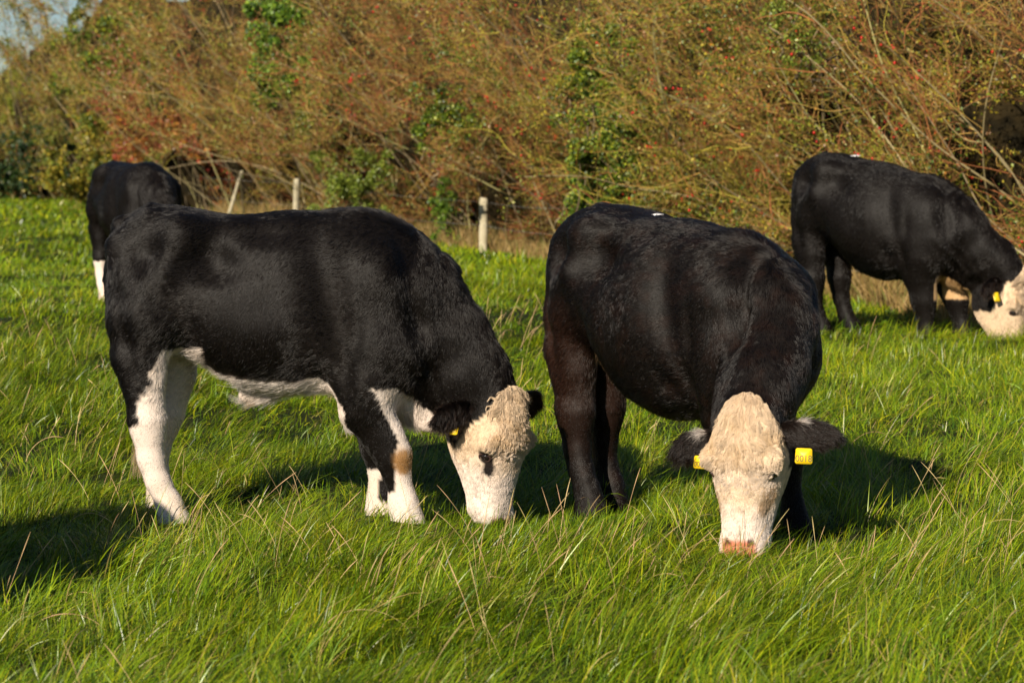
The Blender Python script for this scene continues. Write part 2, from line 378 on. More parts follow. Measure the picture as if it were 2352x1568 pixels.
def bush(name, label, cat, px, d, rx, ry, h, tw, leafpal, nleaf, group=None, lean=(-.55, -.12, .75), nst=40, nbr=1100, ntw=7000,
         leafsize=.03, nberry=0, up=False, core=True, thick=1.0):
    x, y = px_x(px, d), d; z = tz(x, y)-.05
    e = bpy.data.objects.new(name, None); COL.objects.link(e); e.location = (x, y, z)
    tag(e, label, cat, group)
    lean = np.array(lean, float)
    # stems
    a = rng.uniform(0, 2*math.pi, nst); rr = np.sqrt(rng.random(nst))
    P0 = np.stack([rr*np.cos(a)*rx*.95+.12*h, rr*np.sin(a)*ry*.9, np.zeros(nst)], 1)
    D = nrm(nrm(P0*np.array([1, 1, 0])+1e-3)*.32+np.array([lean[0]*.55, lean[1], 1.0])+rng.normal(0, .22, (nst, 3)))
    L = h*rng.uniform(.6, 1.12, nst)
    SP, _ = grow(P0, D, L, 9, .17, lean*.35)
    if 1900 < px < 2800:
        q = SP+np.array([x, y, z]); SP = SP[~(((q[..., 0]-(px_x(2024, 19.4)+.35))/1.7)**2+((q[..., 1]-19.1)/1.9)**2 < 1).any(1)]; nst = len(SP)
    def sub(par, n, Lr, K, outw, wob, tmin=.06, favour_front=.22):
        N, KK = par.shape[:2]
        i = rng.integers(0, N, n); t = rng.uniform(tmin, .999, n)*(KK-1); k = t.astype(int); f = (t-k)[:, None]
        p = par[i, k]*(1-f)+par[i, k+1]*f; pd = nrm(par[i, k+1]-par[i, k])
        o = p*np.array([1, 1, 0]); o = nrm(o+1e-6)
        dd = nrm(pd*.5+rng.normal(0, .55, (n, 3))+lean*.75+o*outw+np.array([0, -favour_front, 0])*.5)
        return grow(p, dd, rng.uniform(*Lr, n), K, wob, lean*.3-np.array([0, 0, .12]))[0]
    BP = sub(SP, nbr, (.35, 1.2), 7, .35, .26)
    s = 1+.012*(d-20)
    w0 = np.array([x, y, z])
    def gaps(P, lo, k):
        q = P+w0; hit = (((q[..., 0]-(px_x(2024, 19.4)+.35))/1.7)**2+((q[..., 1]-19.1)/1.9)**2 < 1).any(1) & (q[..., 2].min(1) < 2.2)
        fd = np.interp(q[..., 0]/q[..., 1]*F+1176, FPX, FPD); qp = q[..., 0]/q[..., 1]*F+1176; nearpost = (np.abs(qp[..., None]-np.array([428, 521, 680, 1110])).min(-1) < 34); hit |= (nearpost & (q[..., 1] < fd+.35) & (q[..., 2]-terrain(q[..., 0], q[..., 1], False) < 1.3)).any(1); P = P[~hit]
        m = P[:, P.shape[1]//2]+w0
        return P[rng.random(len(P)) < np.clip(lo+k*noise3(m, 1.15, 91)+k*.8*noise3(m, 2.6, 92), .02, 1)]
    BP = gaps(BP, .75, .9); nbr = len(BP)
    TP = sub(BP, ntw, (.14, .6), 5, .15, .34, .0)
    TP = gaps(TP, .52, 1.5); ntw = len(TP)
    TP[..., 2] = np.maximum(TP[..., 2], .02); BP[..., 2] = np.maximum(BP[..., 2], .02)
    tone = [TAN, RED, OLV, GRY]
    rad_s = (.011+.008*rng.random((nst, 1)))*np.linspace(1, .35, 9)[None]
    # one polyline count per curve object: pad stems and branches to their own objects is avoided by resampling
    def resamp(P, K):
        t = np.linspace(0, P.shape[1]-1, K); k = np.minimum(t.astype(int), P.shape[1]-2); f = (t-k)[None, :, None]
        return P[:, k]*(1-f)+P[:, k+1]*f
    K = 7
    ALL = np.concatenate([resamp(SP, K), BP, resamp(TP, K)])
    R = np.concatenate([(.007+.007*rng.random((nst, 1)))*np.linspace(1, .35, K)[None],
                        (.0032+.0026*rng.random((nbr, 1)))*np.linspace(1, .45, K)[None],
                        (.0015+.0011*rng.random((ntw, 1)))*np.linspace(1, .5, K)[None]])*s*thick
    col = np.concatenate([pal([(.30, .24, .12), (.24, .18, .10), (.36, .32, .13)], [1, 1, .7], nst), pal(tone, tw, nbr), pal(tone, tw, ntw)])
    hair_obj("branches", ALL, R, col, m_twig, e)
    # dark blob added behind the twigs; its colour stands for the inner shade
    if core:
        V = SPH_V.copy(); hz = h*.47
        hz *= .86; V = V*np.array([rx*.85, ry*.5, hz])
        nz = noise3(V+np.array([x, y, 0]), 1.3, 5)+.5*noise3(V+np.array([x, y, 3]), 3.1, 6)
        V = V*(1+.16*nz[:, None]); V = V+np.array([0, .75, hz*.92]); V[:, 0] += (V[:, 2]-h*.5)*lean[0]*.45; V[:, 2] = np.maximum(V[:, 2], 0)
        mesh_tris("shade_core", V, SPH_T, m_inner_shade, parent=e)
    # leaves hang on the twigs
    if nleaf:
        src = TP.reshape(-1, 3); p = src[rng.integers(0, len(src), nleaf)]
        wn = noise3(p+np.array([x, y, 0]), 1.1, 9)
        wn = wn+.6*noise3(p+np.array([x, y, 0]), 2.6, 10)
        p = p[rng.random(len(p)) < np.clip(.5+1.0*wn, .05, 1)]
        lcol = pal(leafpal[0], leafpal[1], len(p))
        cs = noise3(p+np.array([x, y, 7]), 1.6, 19); i0 = (np.clip(cs*.5+.5, 0, .999)*len(leafpal[0])).astype(int)
        own = rng.random(len(p)) < .5; lcol[own] = np.array(leafpal[0])[i0[own]]*rng.uniform(.6, 1.2, (own.sum(), 1))
        lv, lt, lc = leaf_mesh(p+rng.normal(0, .02, p.shape), leafsize*s, lcol)
        mesh_tris("leaves", lv, lt, m_leaf, lc, e, smooth=False)
    if nberry:
        src = TP[:, -1]; ctr = src[rng.integers(0, len(src), max(4, nberry//3))]
        p = ctr[rng.integers(0, len(ctr), nberry)]+rng.normal(0, .045, (nberry, 3))
        sv, stt = sphere(6, 4); r = .011*s*rng.uniform(.7, 1.3, (nberry, 1, 1))
        V = (sv[None]*r+p[:, None]).reshape(-1, 3); T = (stt[None]+(np.arange(nberry)*len(sv))[:, None, None]).reshape(-1, 3)
        tag(mesh_tris("berries", V, T, m_berry, parent=e), kind="stuff")
    return e

IVY_FWD = 2.5
def ivy(name, label, cat, px, py, d, rx, rz, ry, n, colors, probs, size=.055, group=None, ground=False, dens=.8, back=None):
    """a mass of glossy leaves climbing through the hedge, with its own woody stems"""
    back = back if back else (3.0 if d < 36 else 4.2 if d < 60 else 4.5); d = d-back
    x = px_x(px, d); zc = CAMZ-(py-HOR)/F*d; zg = tz(x, d)
    e = bpy.data.objects.new(name, None); COL.objects.link(e); e.location = (x, d, zg); tag(e, label, cat, group)
    zc -= zg
    # lumps
    n = int(n*2.2); size *= .68
    nl = 44; c = rng.normal(0, .5, (nl, 3)); c = np.clip(c, -.9, .9)*np.array([rx, ry, rz]); r = rng.uniform(.12, .40, nl)*min(rx, rz)
    i = rng.integers(0, nl, n); dv = nrm(rng.normal(0, 1, (n, 3))+np.array([-.1, -.5, .25])); rad = r[i]*rng.uniform(.6, 1.08, n)
    p = c[i]+dv*rad[:, None]+np.array([0, 0, zc])
    p = p[(p[:, 2] > .03)]
    k = rng.random(len(p)) < np.clip(dens-.3+.9*noise3(p+np.array([x, d, 0]), 2.2, 21)+.5*noise3(p+np.array([x, d, 0]), 5.0, 22), .04, 1); p = p[k]
    cc = pal(colors, probs, len(p), .6, 1.35)
    lv, lt, lc = leaf_mesh(p, size*(1+.01*(d-20)), cc)
    mesh_tris("leaves", lv, lt, m_ivy, lc, e, smooth=False)
    ns = 14; P0 = np.stack([rng.normal(0, rx*.3, ns)+.1, rng.normal(0, .15, ns)+back*.9, np.zeros(ns)], 1)
    tgt = c[rng.integers(0, nl, ns)]+np.array([0, 0, zc]); t = np.linspace(0, 1, 7)[None, :, None]
    P0 = tgt+np.stack([rng.normal(.1, .1, ns), rng.uniform(.3, .8, ns), -rng.uniform(.5, 1.2, ns)*rz], 1); P0[:, 2] = np.maximum(P0[:, 2], 0)
    P = P0[:, None]*(1-t)+tgt[:, None]*t+rng.normal(0, .04, (ns, 7, 3))
    hair_obj("stems", P, np.linspace(.014, .005, 7)[None], pal([(.24, .18, .10)], [1], ns), m_twig, e)
    return e

YG, GR, DG, YL, ORG, RDL, BRN = (.22, .26, .025), (.09, .15, .018), (.03, .07, .014), (.40, .31, .03), (.52, .22, .03), (.36, .05, .03), (.30, .15, .05)
mixed = ([YG, (.30, .27, .03), GR, YL, BRN, ORG], [.30, .20, .20, .08, .17, .05])
brown = ([BRN, YG, (.34, .26, .06), GR, RDL], [.34, .22, .20, .12, .12])
olive = ([YG, (.30, .28, .03), GR, YL, BRN], [.38, .22, .22, .08, .10])
tanl = ([(.34, .22, .06), (.42, .30, .09), YG, (.30, .28, .03), RDL], [.25, .3, .22, .17, .06])
redl = ([RDL, (.42, .09, .04), ORG, BRN], [.45, .25, .12, .18])
BG = "leggy shrubs making up the hedge"
B = [  # label, px, d, rx, ry, h, twig tones, leaves, nleaf, berries
 ("brown thorny hedge shrub of tangled twigs behind the rightmost cow's head", 2500, 19.6, 1.5, 1.2, 4.7, [.35, .35, .2, .1], mixed, 15000, 160),
 ("dark rusty hedge shrub cut off by the right edge of the picture", 2760, 17.6, 1.6, 1.2, 4.6, [.3, .42, .2, .08], mixed, 15000, 120),
 ("twiggy hedge shrub dotted with red berries rising above the neck of the rightmost cow", 2270, 22.3, 1.5, 1.3, 4.8, [.34, .36, .22, .08], mixed, 19000, 260),
 ("olive leafy hedge shrub with red berries right above the back of the rightmost cow", 2020, 25.3, 1.6, 1.3, 4.5, [.32, .24, .36, .08], olive, 24000, 220),
 ("yellow green hedge shrub with arching twigs between the two right-hand cows", 1800, 28, 1.6, 1.3, 4.8, [.38, .18, .36, .08], olive, 22000, 150),
 ("wind-swept hedge shrub with long tan twigs above the cow facing the camera", 1600, 31, 1.7, 1.4, 5.0, [.42, .3, .2, .08], mixed, 14000, 160),
 ("bare reddish hedge shrub with twigs swept left, just right of the upright fence post", 1400, 34, 1.8, 1.4, 5.3, [.32, .5, .1, .08], brown, 12000, 120),
 ("rusty brown hedge shrub with dense fine twigs directly behind the upright fence post", 1210, 37.6, 1.9, 1.5, 5.6, [.3, .52, .1, .08], brown, 14000, 110),
 ("tangled brown hedge shrub with orange flecks above the shoulder of the cow standing side-on", 1040, 41.3, 1.9, 1.5, 5.9, [.32, .46, .14, .08], brown, 14000, 60),
 ("tan hedge shrub with upright grey branches above the middle of the side-on cow's back", 890, 44.6, 1.9, 1.5, 6.2, [.38, .36, .18, .08], tanl, 12000, 0),
 ("pale straw-brown hedge shrub just right of the tall ivy-covered stem", 760, 48, 2.0, 1.6, 6.6, [.4, .3, .22, .08], tanl, 13000, 0),
 ("pale tan hedge shrub behind the fence post whose top shows over the cow's back", 630, 53, 2.1, 1.7, 7.0, [.5, .2, .24, .06], tanl, 12000, 0),
 ("light brown hedge shrub standing between the red-leaved shrub and the thin leaning stake", 520, 59, 2.1, 1.7, 7.3, [.48, .24, .22, .06], tanl, 13000, 0),
 ("reddish brown tree-like shrub growing behind the red-leaved shrub", 400, 67, 2.4, 1.9, 7.7, [.36, .36, .2, .08], tanl, 14000, 0),
 ("olive and green autumn tree above the small dark cow at the left", 285, 75, 2.6, 2.0, 8.0, [.3, .2, .42, .08], olive, 34000, 0),
 ("ochre autumn tree with fine twigs left of the green-leaved tree", 160, 86, 2.6, 2.0, 7.5, [.45, .15, .33, .07], olive, 22000, 0),
 ("brown leafless tree at the left edge with its twigs against the sky", 60, 94, 2.2, 1.8, 6.6, [.4, .24, .28, .08], mixed, 11000, 0),
 ("low rounded bare tree at the top left corner below the sky", -60, 98, 2.4, 1.9, 6.3, [.4, .3, .22, .08], brown, 10000, 0),
]
for i, (lab, px, d, rx, ry, h, tw, lp, nl, nb) in enumerate(B):
    ln = (-.62, -.12, .62) if d < 50 else (-.3, -.1, .85)
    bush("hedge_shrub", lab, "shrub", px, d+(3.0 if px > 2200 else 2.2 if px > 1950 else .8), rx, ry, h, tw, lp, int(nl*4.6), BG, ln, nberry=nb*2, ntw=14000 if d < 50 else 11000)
# low growth in front
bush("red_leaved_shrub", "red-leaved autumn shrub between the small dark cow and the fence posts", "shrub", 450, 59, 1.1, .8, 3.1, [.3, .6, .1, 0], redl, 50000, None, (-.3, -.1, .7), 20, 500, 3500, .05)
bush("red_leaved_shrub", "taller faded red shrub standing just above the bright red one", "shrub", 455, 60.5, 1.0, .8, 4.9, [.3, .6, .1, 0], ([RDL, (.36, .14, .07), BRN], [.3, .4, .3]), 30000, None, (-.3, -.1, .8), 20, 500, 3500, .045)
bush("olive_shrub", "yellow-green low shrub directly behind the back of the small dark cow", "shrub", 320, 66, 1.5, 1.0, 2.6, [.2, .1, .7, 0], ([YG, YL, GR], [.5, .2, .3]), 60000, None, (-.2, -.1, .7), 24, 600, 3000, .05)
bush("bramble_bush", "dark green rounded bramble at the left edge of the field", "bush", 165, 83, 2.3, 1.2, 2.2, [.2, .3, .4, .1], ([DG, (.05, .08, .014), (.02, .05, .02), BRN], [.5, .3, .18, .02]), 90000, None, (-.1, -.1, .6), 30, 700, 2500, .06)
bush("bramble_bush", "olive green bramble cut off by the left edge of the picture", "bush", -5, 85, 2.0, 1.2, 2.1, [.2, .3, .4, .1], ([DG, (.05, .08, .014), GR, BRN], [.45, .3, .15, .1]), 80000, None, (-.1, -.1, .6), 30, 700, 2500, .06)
IG = "ivy masses climbing in the hedge"
BRI = ([(.14, .24, .02), (.24, .34, .03), (.06, .12, .015), (.03, .07, .012)], [.4, .2, .25, .15])
DRK = ([(.13, .19, .015), (.08, .13, .014), (.03, .065, .010), (.28, .31, .02)], [.34, .26, .2, .2])
ivy("ivy", "bright green ivy column hanging high in the hedge near the top edge", "ivy", 668, 75, 49.3, .75, 1.5, .5, 16000, *BRI, .07, IG, dens=.95, back=6.0)
ivy("ivy", "dark glossy ivy with yellow-green sprigs spilling down beside the bare red twigs", "ivy", 1405, 320, 31.6, .46, 1.2, .4, 15000, *DRK, .05, IG, dens=.95)
ivy("ivy", "upper ivy patch high above the cow that faces the camera", "ivy", 1350, 175, 32.4, .45, .6, .35, 5200, *DRK, .05, IG)
ivy("ivy", "lowest green ivy clump just above the rump of the cow facing the camera", "ivy", 1345, 455, 32.2, .26, .5, .3, 4600, *BRI, .045, IG)
ivy("ivy", "small dark ivy clump halfway up the hedge left of the fence post", "ivy", 1030, 290, 37.8, .45, .5, .3, 4500, *DRK, .055, IG)
ivy("ivy", "upright green ivy growing close beside the left of the fence post", "ivy", 1025, 485, 38.0, .26, .5, .22, 3600, *BRI, .05, IG, back=.8)
ivy("ivy", "faint olive ivy streak on the brown twigs above the side-on cow's back", "ivy", 740, 270, 46, .4, 1.0, .3, 4600, [(.2, .2, .03), (.12, .16, .02)], [.5, .5], .06, IG)
ivy("ivy", "green ivy patch low in the hedge right behind the side-on cow's back", "ivy", 810, 420, 44, .7, .5, .3, 5000, [(.2, .24, .03), (.12, .17, .02)], [.5, .5], .055, IG)
ivy("ivy", "dark ivy in the crown of the tree above the small dark cow", "ivy", 290, 140, 70, 2.1, 1.3, .6, 10000, *DRK, .085, IG)
ivy("ivy", "olive ivy on the tree top above the dark ivy", "ivy", 275, 50, 72, 1.4, .7, .5, 5000, [(.16, .18, .02), (.09, .12, .02)], [.5, .5], .08, IG)
ivy("ivy", "yellow-green ivy stem at the far left of the hedge", "ivy", 55, 240, 96, .7, 1.9, .5, 6000, [(.24, .26, .03), (.15, .18, .02)], [.5, .5], .09, IG)
ivy("ivy", "bright green leaf cluster near the top right amid red berries", "ivy", 1830, 80, 25.6, .35, .35, .3, 1500, [(.2, .24, .03), (.14, .19, .02)], [.5, .5], .045, IG)
ivy("ivy", "olive green tangle of leaves halfway up the hedge over the small dark cow", "ivy", 310, 232, 69, 1.0, .7, .5, 5000, [(.17, .19, .02), (.10, .13, .02), (.04, .07, .012)], [.4, .35, .25], .075, IG)
# ---------------------------------------------------------------- cattle
def surface_nets(D, org, h):
    nx, ny, nz = D.shape
    S = D < 0
    c = np.stack([S[i:nx-1+i, j:ny-1+j, k:nz-1+k] for i in (0, 1) for j in (0, 1) for k in (0, 1)], 0).sum(0)
    act = (c > 0) & (c < 8)
    I, J, K = np.nonzero(act); n = len(I)
    vid = -np.ones(act.shape, np.int64); vid[I, J, K] = np.arange(n)
    off = np.array([(i, j, k) for i in (0, 1) for j in (0, 1) for k in (0, 1)])
    vals = np.stack([D[I+o[0], J+o[1], K+o[2]] for o in off], 1)
    acc = np.zeros((n, 3)); cnt = np.zeros(n)
    for a in range(8):
        for b in range(a+1, 8):
            if np.abs(off[a]-off[b]).sum() != 1: continue
            va, vb = vals[:, a], vals[:, b]; m = (va < 0) != (vb < 0)
            t = np.where(m, va/np.where(m, va-vb, 1), 0)[:, None]
            p = off[a]*(1-t)+off[b]*t
            acc[m] += p[m]; cnt[m] += 1
    V = (acc/cnt[:, None]+np.stack([I, J, K], 1))*h+org
    T = []
    for ax in range(3):
        o = [1, 1, 1]; o[ax] = 0
        a = [slice(1, D.shape[q]-1) for q in range(3)]; a[ax] = slice(0, D.shape[ax]-1)
        b = list(a); b[ax] = slice(1, D.shape[ax])
        s0, s1 = S[tuple(a)], S[tuple(b)]; ch = s0 != s1
        P = np.stack(np.nonzero(ch), 1)
        P = P+np.array([1 if q != ax else 0 for q in range(3)])
        u, v = [(1, 2), (2, 0), (0, 1)][ax]
        def g(du, dv):
            q = P.copy(); q[:, u] -= du; q[:, v] -= dv; return vid[q[:, 0], q[:, 1], q[:, 2]]
        q = np.stack([g(1, 1), g(0, 1), g(0, 0), g(1, 0)], 1)
        fl = ~s0[ch]; q[fl] = q[fl][:, ::-1]
        T.append(q)
    T = np.concatenate(T); T = np.concatenate([T[:, [0, 1, 2]], T[:, [0, 2, 3]]])
    return V, T

def smin(a, b, k):
    h = np.clip(.5+.5*(b-a)/k, 0, 1); return b*(1-h)+a*h-k*h*(1-h)

def chain(P, nodes, s=1.0):
    """swept tapered limb: nodes (x,y,z,r); s squeezes it sideways"""
    d = None
    sc = np.array([1, 1/s, 1]); p = P*sc
    for a, b in zip(nodes[:-1], nodes[1:]):
        A, Bv = np.array(a[:3])*sc, np.array(b[:3])*sc; ab = Bv-A; L2 = max(ab@ab, 1e-9)
        t = np.clip(((p-A)@ab)/L2, 0, 1)
        e = np.linalg.norm(p-A-t[..., None]*ab, axis=-1)-(a[3]+(b[3]-a[3])*t)
        d = e if d is None else smin(d, e, .03)
    return d

def vnormals(V, T):
    N = np.zeros_like(V); f = np.cross(V[T[:, 1]]-V[T[:, 0]], V[T[:, 2]]-V[T[:, 0]])
    for k in range(3): np.add.at(N, T[:, k], f)
    return nrm(N)

HEAD = dict(
    u=[-.04, .0, .06, .14, .22, .30, .38, .46, .52, .56, .59],
    t=[-.02, .045, .09, .115, .118, .100, .085, .074, .070, .055, .0],
    b=[-.04, -.12, -.19, -.235, -.245, -.215, -.165, -.125, -.11, -.085, -.03],
    w=[.014, .055, .092, .130, .142, .122, .100, .086, .090, .075, .02])

class Cow:
    def __init__(s, head, yaw, tilt, roll=0.0, hs=1.0):
        """head = poll position (local), yaw about the vertical, tilt = how far the nose swings forward"""
        s.P = np.array(head); s.hs = hs
        cy, sy = math.cos(yaw), math.sin(yaw)
        f = np.array([cy, sy, 0]); l = np.array([-sy, cy, 0]); z = np.array([0, 0, 1.])
        s.u = -z*math.cos(tilt)+f*math.sin(tilt); s.v = f*math.cos(tilt)+z*math.sin(tilt); s.w = l
        if roll:
            c, q = math.cos(roll), math.sin(roll); s.u, s.w = s.u*c+s.w*q, s.w*c-s.u*q
    def hf(s, X):
        """head coordinates u (poll to nose), v (towards the face), w (left)"""
        d = (X-s.P)/s.hs; return d@s.u, d@s.v, d@s.w
    def hp(s, u, v, w): return s.P+(s.u*u+s.v*v+s.w*w)*s.hs
    def head_sdf(s, X):
        u, v, w = s.hf(X); H = HEAD; uc = np.clip(u, -.04, .59)
        t, b, hw = (np.interp(uc, H['u'], H[k]) for k in 'tbw')
        c = (t+b)/2; hh = (t-b)/2+1e-3; hw = hw+1e-3
        hw = hw*(1-.07*np.clip(-(v-c)/hh, 0, 1)*(uc > .08))          # jaw narrower than brow
        p = 2.5
        g = (np.abs((v-c)/hh)**p+np.abs(w/hw)**p)**(1/p)
        d = (g-1)*np.minimum(hh, hw)
        du = np.maximum(np.maximum(-.04-u, u-.59), 0); d = np.hypot(np.maximum(d, 0), du)+np.minimum(d, 0)
        for q in (-1, 1):   # brow ridges, nostril wings
            d = smin(d, np.sqrt(((u-.215)/1.3)**2+(v-.055)**2+(w-q*.122)**2)-.036, .03)
            d = smin(d, np.sqrt(((u-.535)/1.0)**2+(v-.035)**2+(w-q*.052)**2)-.036, .02)
            d = smin(d, np.sqrt(((u-.33)/4.5)**2+(v+.01)**2+(w-q*.094)**2)-.020, .03)      # facial crest
            d = d+.012*np.exp(-(((u-.545)/.014)**2+((v-.062)/.02)**2+((w-q*.05)/.014)**2))
            d = d+.016*np.exp(-(((u-.268)/.022)**2+((v-.045)/.022)**2+((w-q*.135)/.03)**2))
        d = d+.010*np.exp(-(((u-.40)/.07)**2+((v-.0)/.03)**2))*(np.abs(w) > .05)
        d = d+.008*np.exp(-(((u-.55)/.04)**2+((v+.055)/.010)**2))     # mouth line
        return d*s.hs

TX = [-.70, -.68, -.64, -.58, -.50, -.40, -.28, -.10, .10, .28, .42, .54, .63, .70, .75]
TT = [1.02, 1.14, 1.235, 1.29, 1.325, 1.325, 1.31, 1.305, 1.31, 1.30, 1.285, 1.25, 1.20, 1.10, .95]
TB = [.98, .88, .80, .76, .73, .71, .66, .555, .53, .53, .49, .47, .50, .58, .80]
TW = [.02, .10, .165, .20, .225, .245, .265, .29, .30, .285, .255, .22, .185, .13, .03]

def build_cow(name, cfg, res=.0145):
    c = cfg['head']; fat = cfg.get('fat', 1.0)
    xs = np.arange(-.86, 1.30, res); ysn = np.arange(-.62, .62, res); zs = np.arange(-.12, 1.46, res)
    X = np.stack(np.meshgrid(xs, ysn, zs, indexing='ij'), -1).astype(np.float32)
    x, y, z = X[..., 0], X[..., 1], X[..., 2]
    xc = np.clip(x, -.70, .75)
    top, bot, wd = np.interp(xc, TX, TT), np.interp(xc, TX, TB), np.interp(xc, TX, TW)*fat
    drop = cfg.get('drop', 0)*sstep(-.35, .65, xc); top = np.maximum(top-drop, bot+.06)
    bot = bot-cfg.get('belly', 0)*np.exp(-((xc-.08)/.36)**2); top = np.maximum(top, bot+.05)
    zc = bot+(top-bot)*.47; hh = np.where(z > zc, top-zc, zc-bot)
    p = np.where(z > zc, 2.35, 2.2)
    g = (np.abs((z-zc)/hh)**p+np.abs(y/wd)**p)**(1/p)
    D = (g-1)*np.minimum(hh, wd)
    dx = np.maximum(np.maximum(-.70-x, x-.75), 0); D = np.hypot(np.maximum(D, 0), dx)+np.minimum(D, 0)
    body = D
    dn = cfg.get('neck_y', (0, 0, 0, 0))
    nx_ = cfg.get('neck_dx', 0); dr = cfg.get('drop', 0)
    neck = [(.40, 0, 1.02-dr*.8, .25), (.60+nx_*.15, dn[0], .93-dr*.9, .235), (.72+nx_*.4, dn[1], .76-dr*.7, .205), (.83+nx_*.8, dn[2], .60-dr*.2, .185), (.90+nx_, dn[3], .48, .16)]
    nk = chain(X, neck, .62)
    dew = chain(X, [(.50, 0, .66, .16), (.60, dn[0]*.6, .52, .12), (.67, dn[1]*.7, .44, .07), (.74, dn[2]*.9, .42, .045)], .5)
    D = smin(D, nk, .10); D = smin(D, dew, .06)
    legs = []
    for sd in (-1, 1):
        fl = cfg['front'][0 if sd < 0 else 1]; hl = cfg['hind'][0 if sd < 0 else 1]
        sh = [(.50, sd*.135, .92, .155), (.47, sd*.15, .74, .150)]
        L1 = chain(X, sh+[(q[0], sd*q[1], q[2], q[3]) for q in fl], .80)
        th = [(-.46, sd*.125, 1.05, .165), (-.50, sd*.14, .86, .165)]
        L2 = chain(X, th+[(q[0], sd*q[1], q[2], q[3]) for q in hl], .82)
        legs += [L1, L2]
        D = smin(D, L1, .055); D = smin(D, L2, .055)
        # hook and pin bones, shoulder blade
        for (bx, by, bz, br, k) in ((-.33, .18*fat, 1.20, .055, .13), (-.63, .095, 1.15, .05, .07), (.50, .17, 1.06-cfg.get('drop', 0), .09, .09), (.60, .13, .72, .10, .08)):
            D = smin(D, np.sqrt((x-bx)**2+(y-sd*by)**2+(z-bz)**2)-br, k)
        # hollows: flank, behind the shoulder, before the hook bone, elbow
        for (bx, by, bz, sx, sz, am) in ((-.20, .25, 1.09, .11, .085, .050), (.28, .29, .92, .06, .22, .020), (-.49, .20, 1.11, .075, .07, .042),
                                         (.63, .17, .88, .035, .22, .026), (-.57, .17, .80, .035, .16, .02), (-.12, .10, 1.30, .16, .05, .012), (-.40, .23, 1.05, .05, .05, -.012), (.45, .2, .98, .09, .10, -.010), (.12, .29, .85, .10, .14, -.008), (.36, .2, .60, .04, .10, .02), (-.30, .24, .80, .05, .10, .018), (.06, .26, 1.21, .20, .04, .014), (-.56, .19, .96, .05, .10, .012),
                                         (.24, .27, .60, .06, .06, .02), (.40, .26, .80, .03, .12, .010)):
            D = D+1.35*cfg.get('hollow', 1)*am*np.exp(-(((x-bx+(z-bz)*(.22 if sz > .15 else 0))/sx)**2+((y-sd*by*fat)/.16)**2+((z-bz)/sz)**2))
        for kk in range(6):   # faint ribs
            bx = -.12+kk*.062
            D = D+.0010*np.exp(-(((x-bx-(.9-z)*.18)/.018)**2+((z-.9)/.16)**2))*(np.abs(y) > .15)
    # tail down the back of the rump
    D = smin(D, chain(X, [(-.50, 0, 1.300, .036), (-.63, .0, 1.245, .034), (-.675, .0, 1.06, .028), (-.675, .0, .82, .022), (-.615, cfg.get('tail_y', .0), .58, .017), (-.55, cfg.get('tail_y', .0), .34, .014)], 1), .02)
    if cfg.get('sheath'):
        D = smin(D, np.sqrt(((x+.06)/2.6)**2+(y/.9)**2+(z-.52)**2)-.032, .06)
    hd = c.head_sdf(X)
    D = smin(D, hd, .05)
    # skin folds of the neck
    V, T = surface_nets(D.astype(np.float64), np.array([xs[0], ysn[0], zs[0]]), res)
    # trilinear-free smoothing, two passes
    e = np.concatenate([T[:, [0, 1]], T[:, [1, 2]], T[:, [2, 0]]]); deg = np.bincount(e.ravel(), minlength=len(V))[:, None]
    for lam in (.5, -.34, .5, -.34, .4):
        A = np.zeros_like(V)
        for k in range(3): A[:, k] = np.bincount(e[:, 0], V[e[:, 1], k], len(V))+np.bincount(e[:, 1], V[e[:, 0], k], len(V))
        V = V+lam*(A/deg-V)
    N = vnormals(V, T)
    u, v, w_ = c.hf(V)
    hdv = c.head_sdf(V)
    ishead = (hdv < .018) & (u > .0)
    wr = noise3(V*np.array([1, .7, 1]), 7, 51)*.6+noise3(V, 15, 52)*.5
    V = V+N*np.where(ishead, 0, .010*noise3(V*np.array([1, 1, .55]), 5.0, 55)+.0045*noise3(V, 10, 56))[:, None]
    amp = np.where(ishead, .001, .0016)
    # wrinkles run down across the neck
    q = (V[:, 0]*.87+V[:, 2]*.5)
    nw = np.clip(1-np.abs(V[:, 0]-.72)/.18, 0, 1)*(V[:, 2] > .5)*(V[:, 2] < 1.15)*(~ishead)
    wr2 = np.sin(q*95+5*noise3(V, 6, 53))*nw*.0075*np.clip(noise3(V, 5, 54)+.4, 0, 1)
    legm = V[:, 2] < .45
    V = V+N*((wr*amp*np.where(legm, .35, 1))[:, None]+wr2[:, None])
    N = vnormals(V, T)
    return V, T, N, ishead

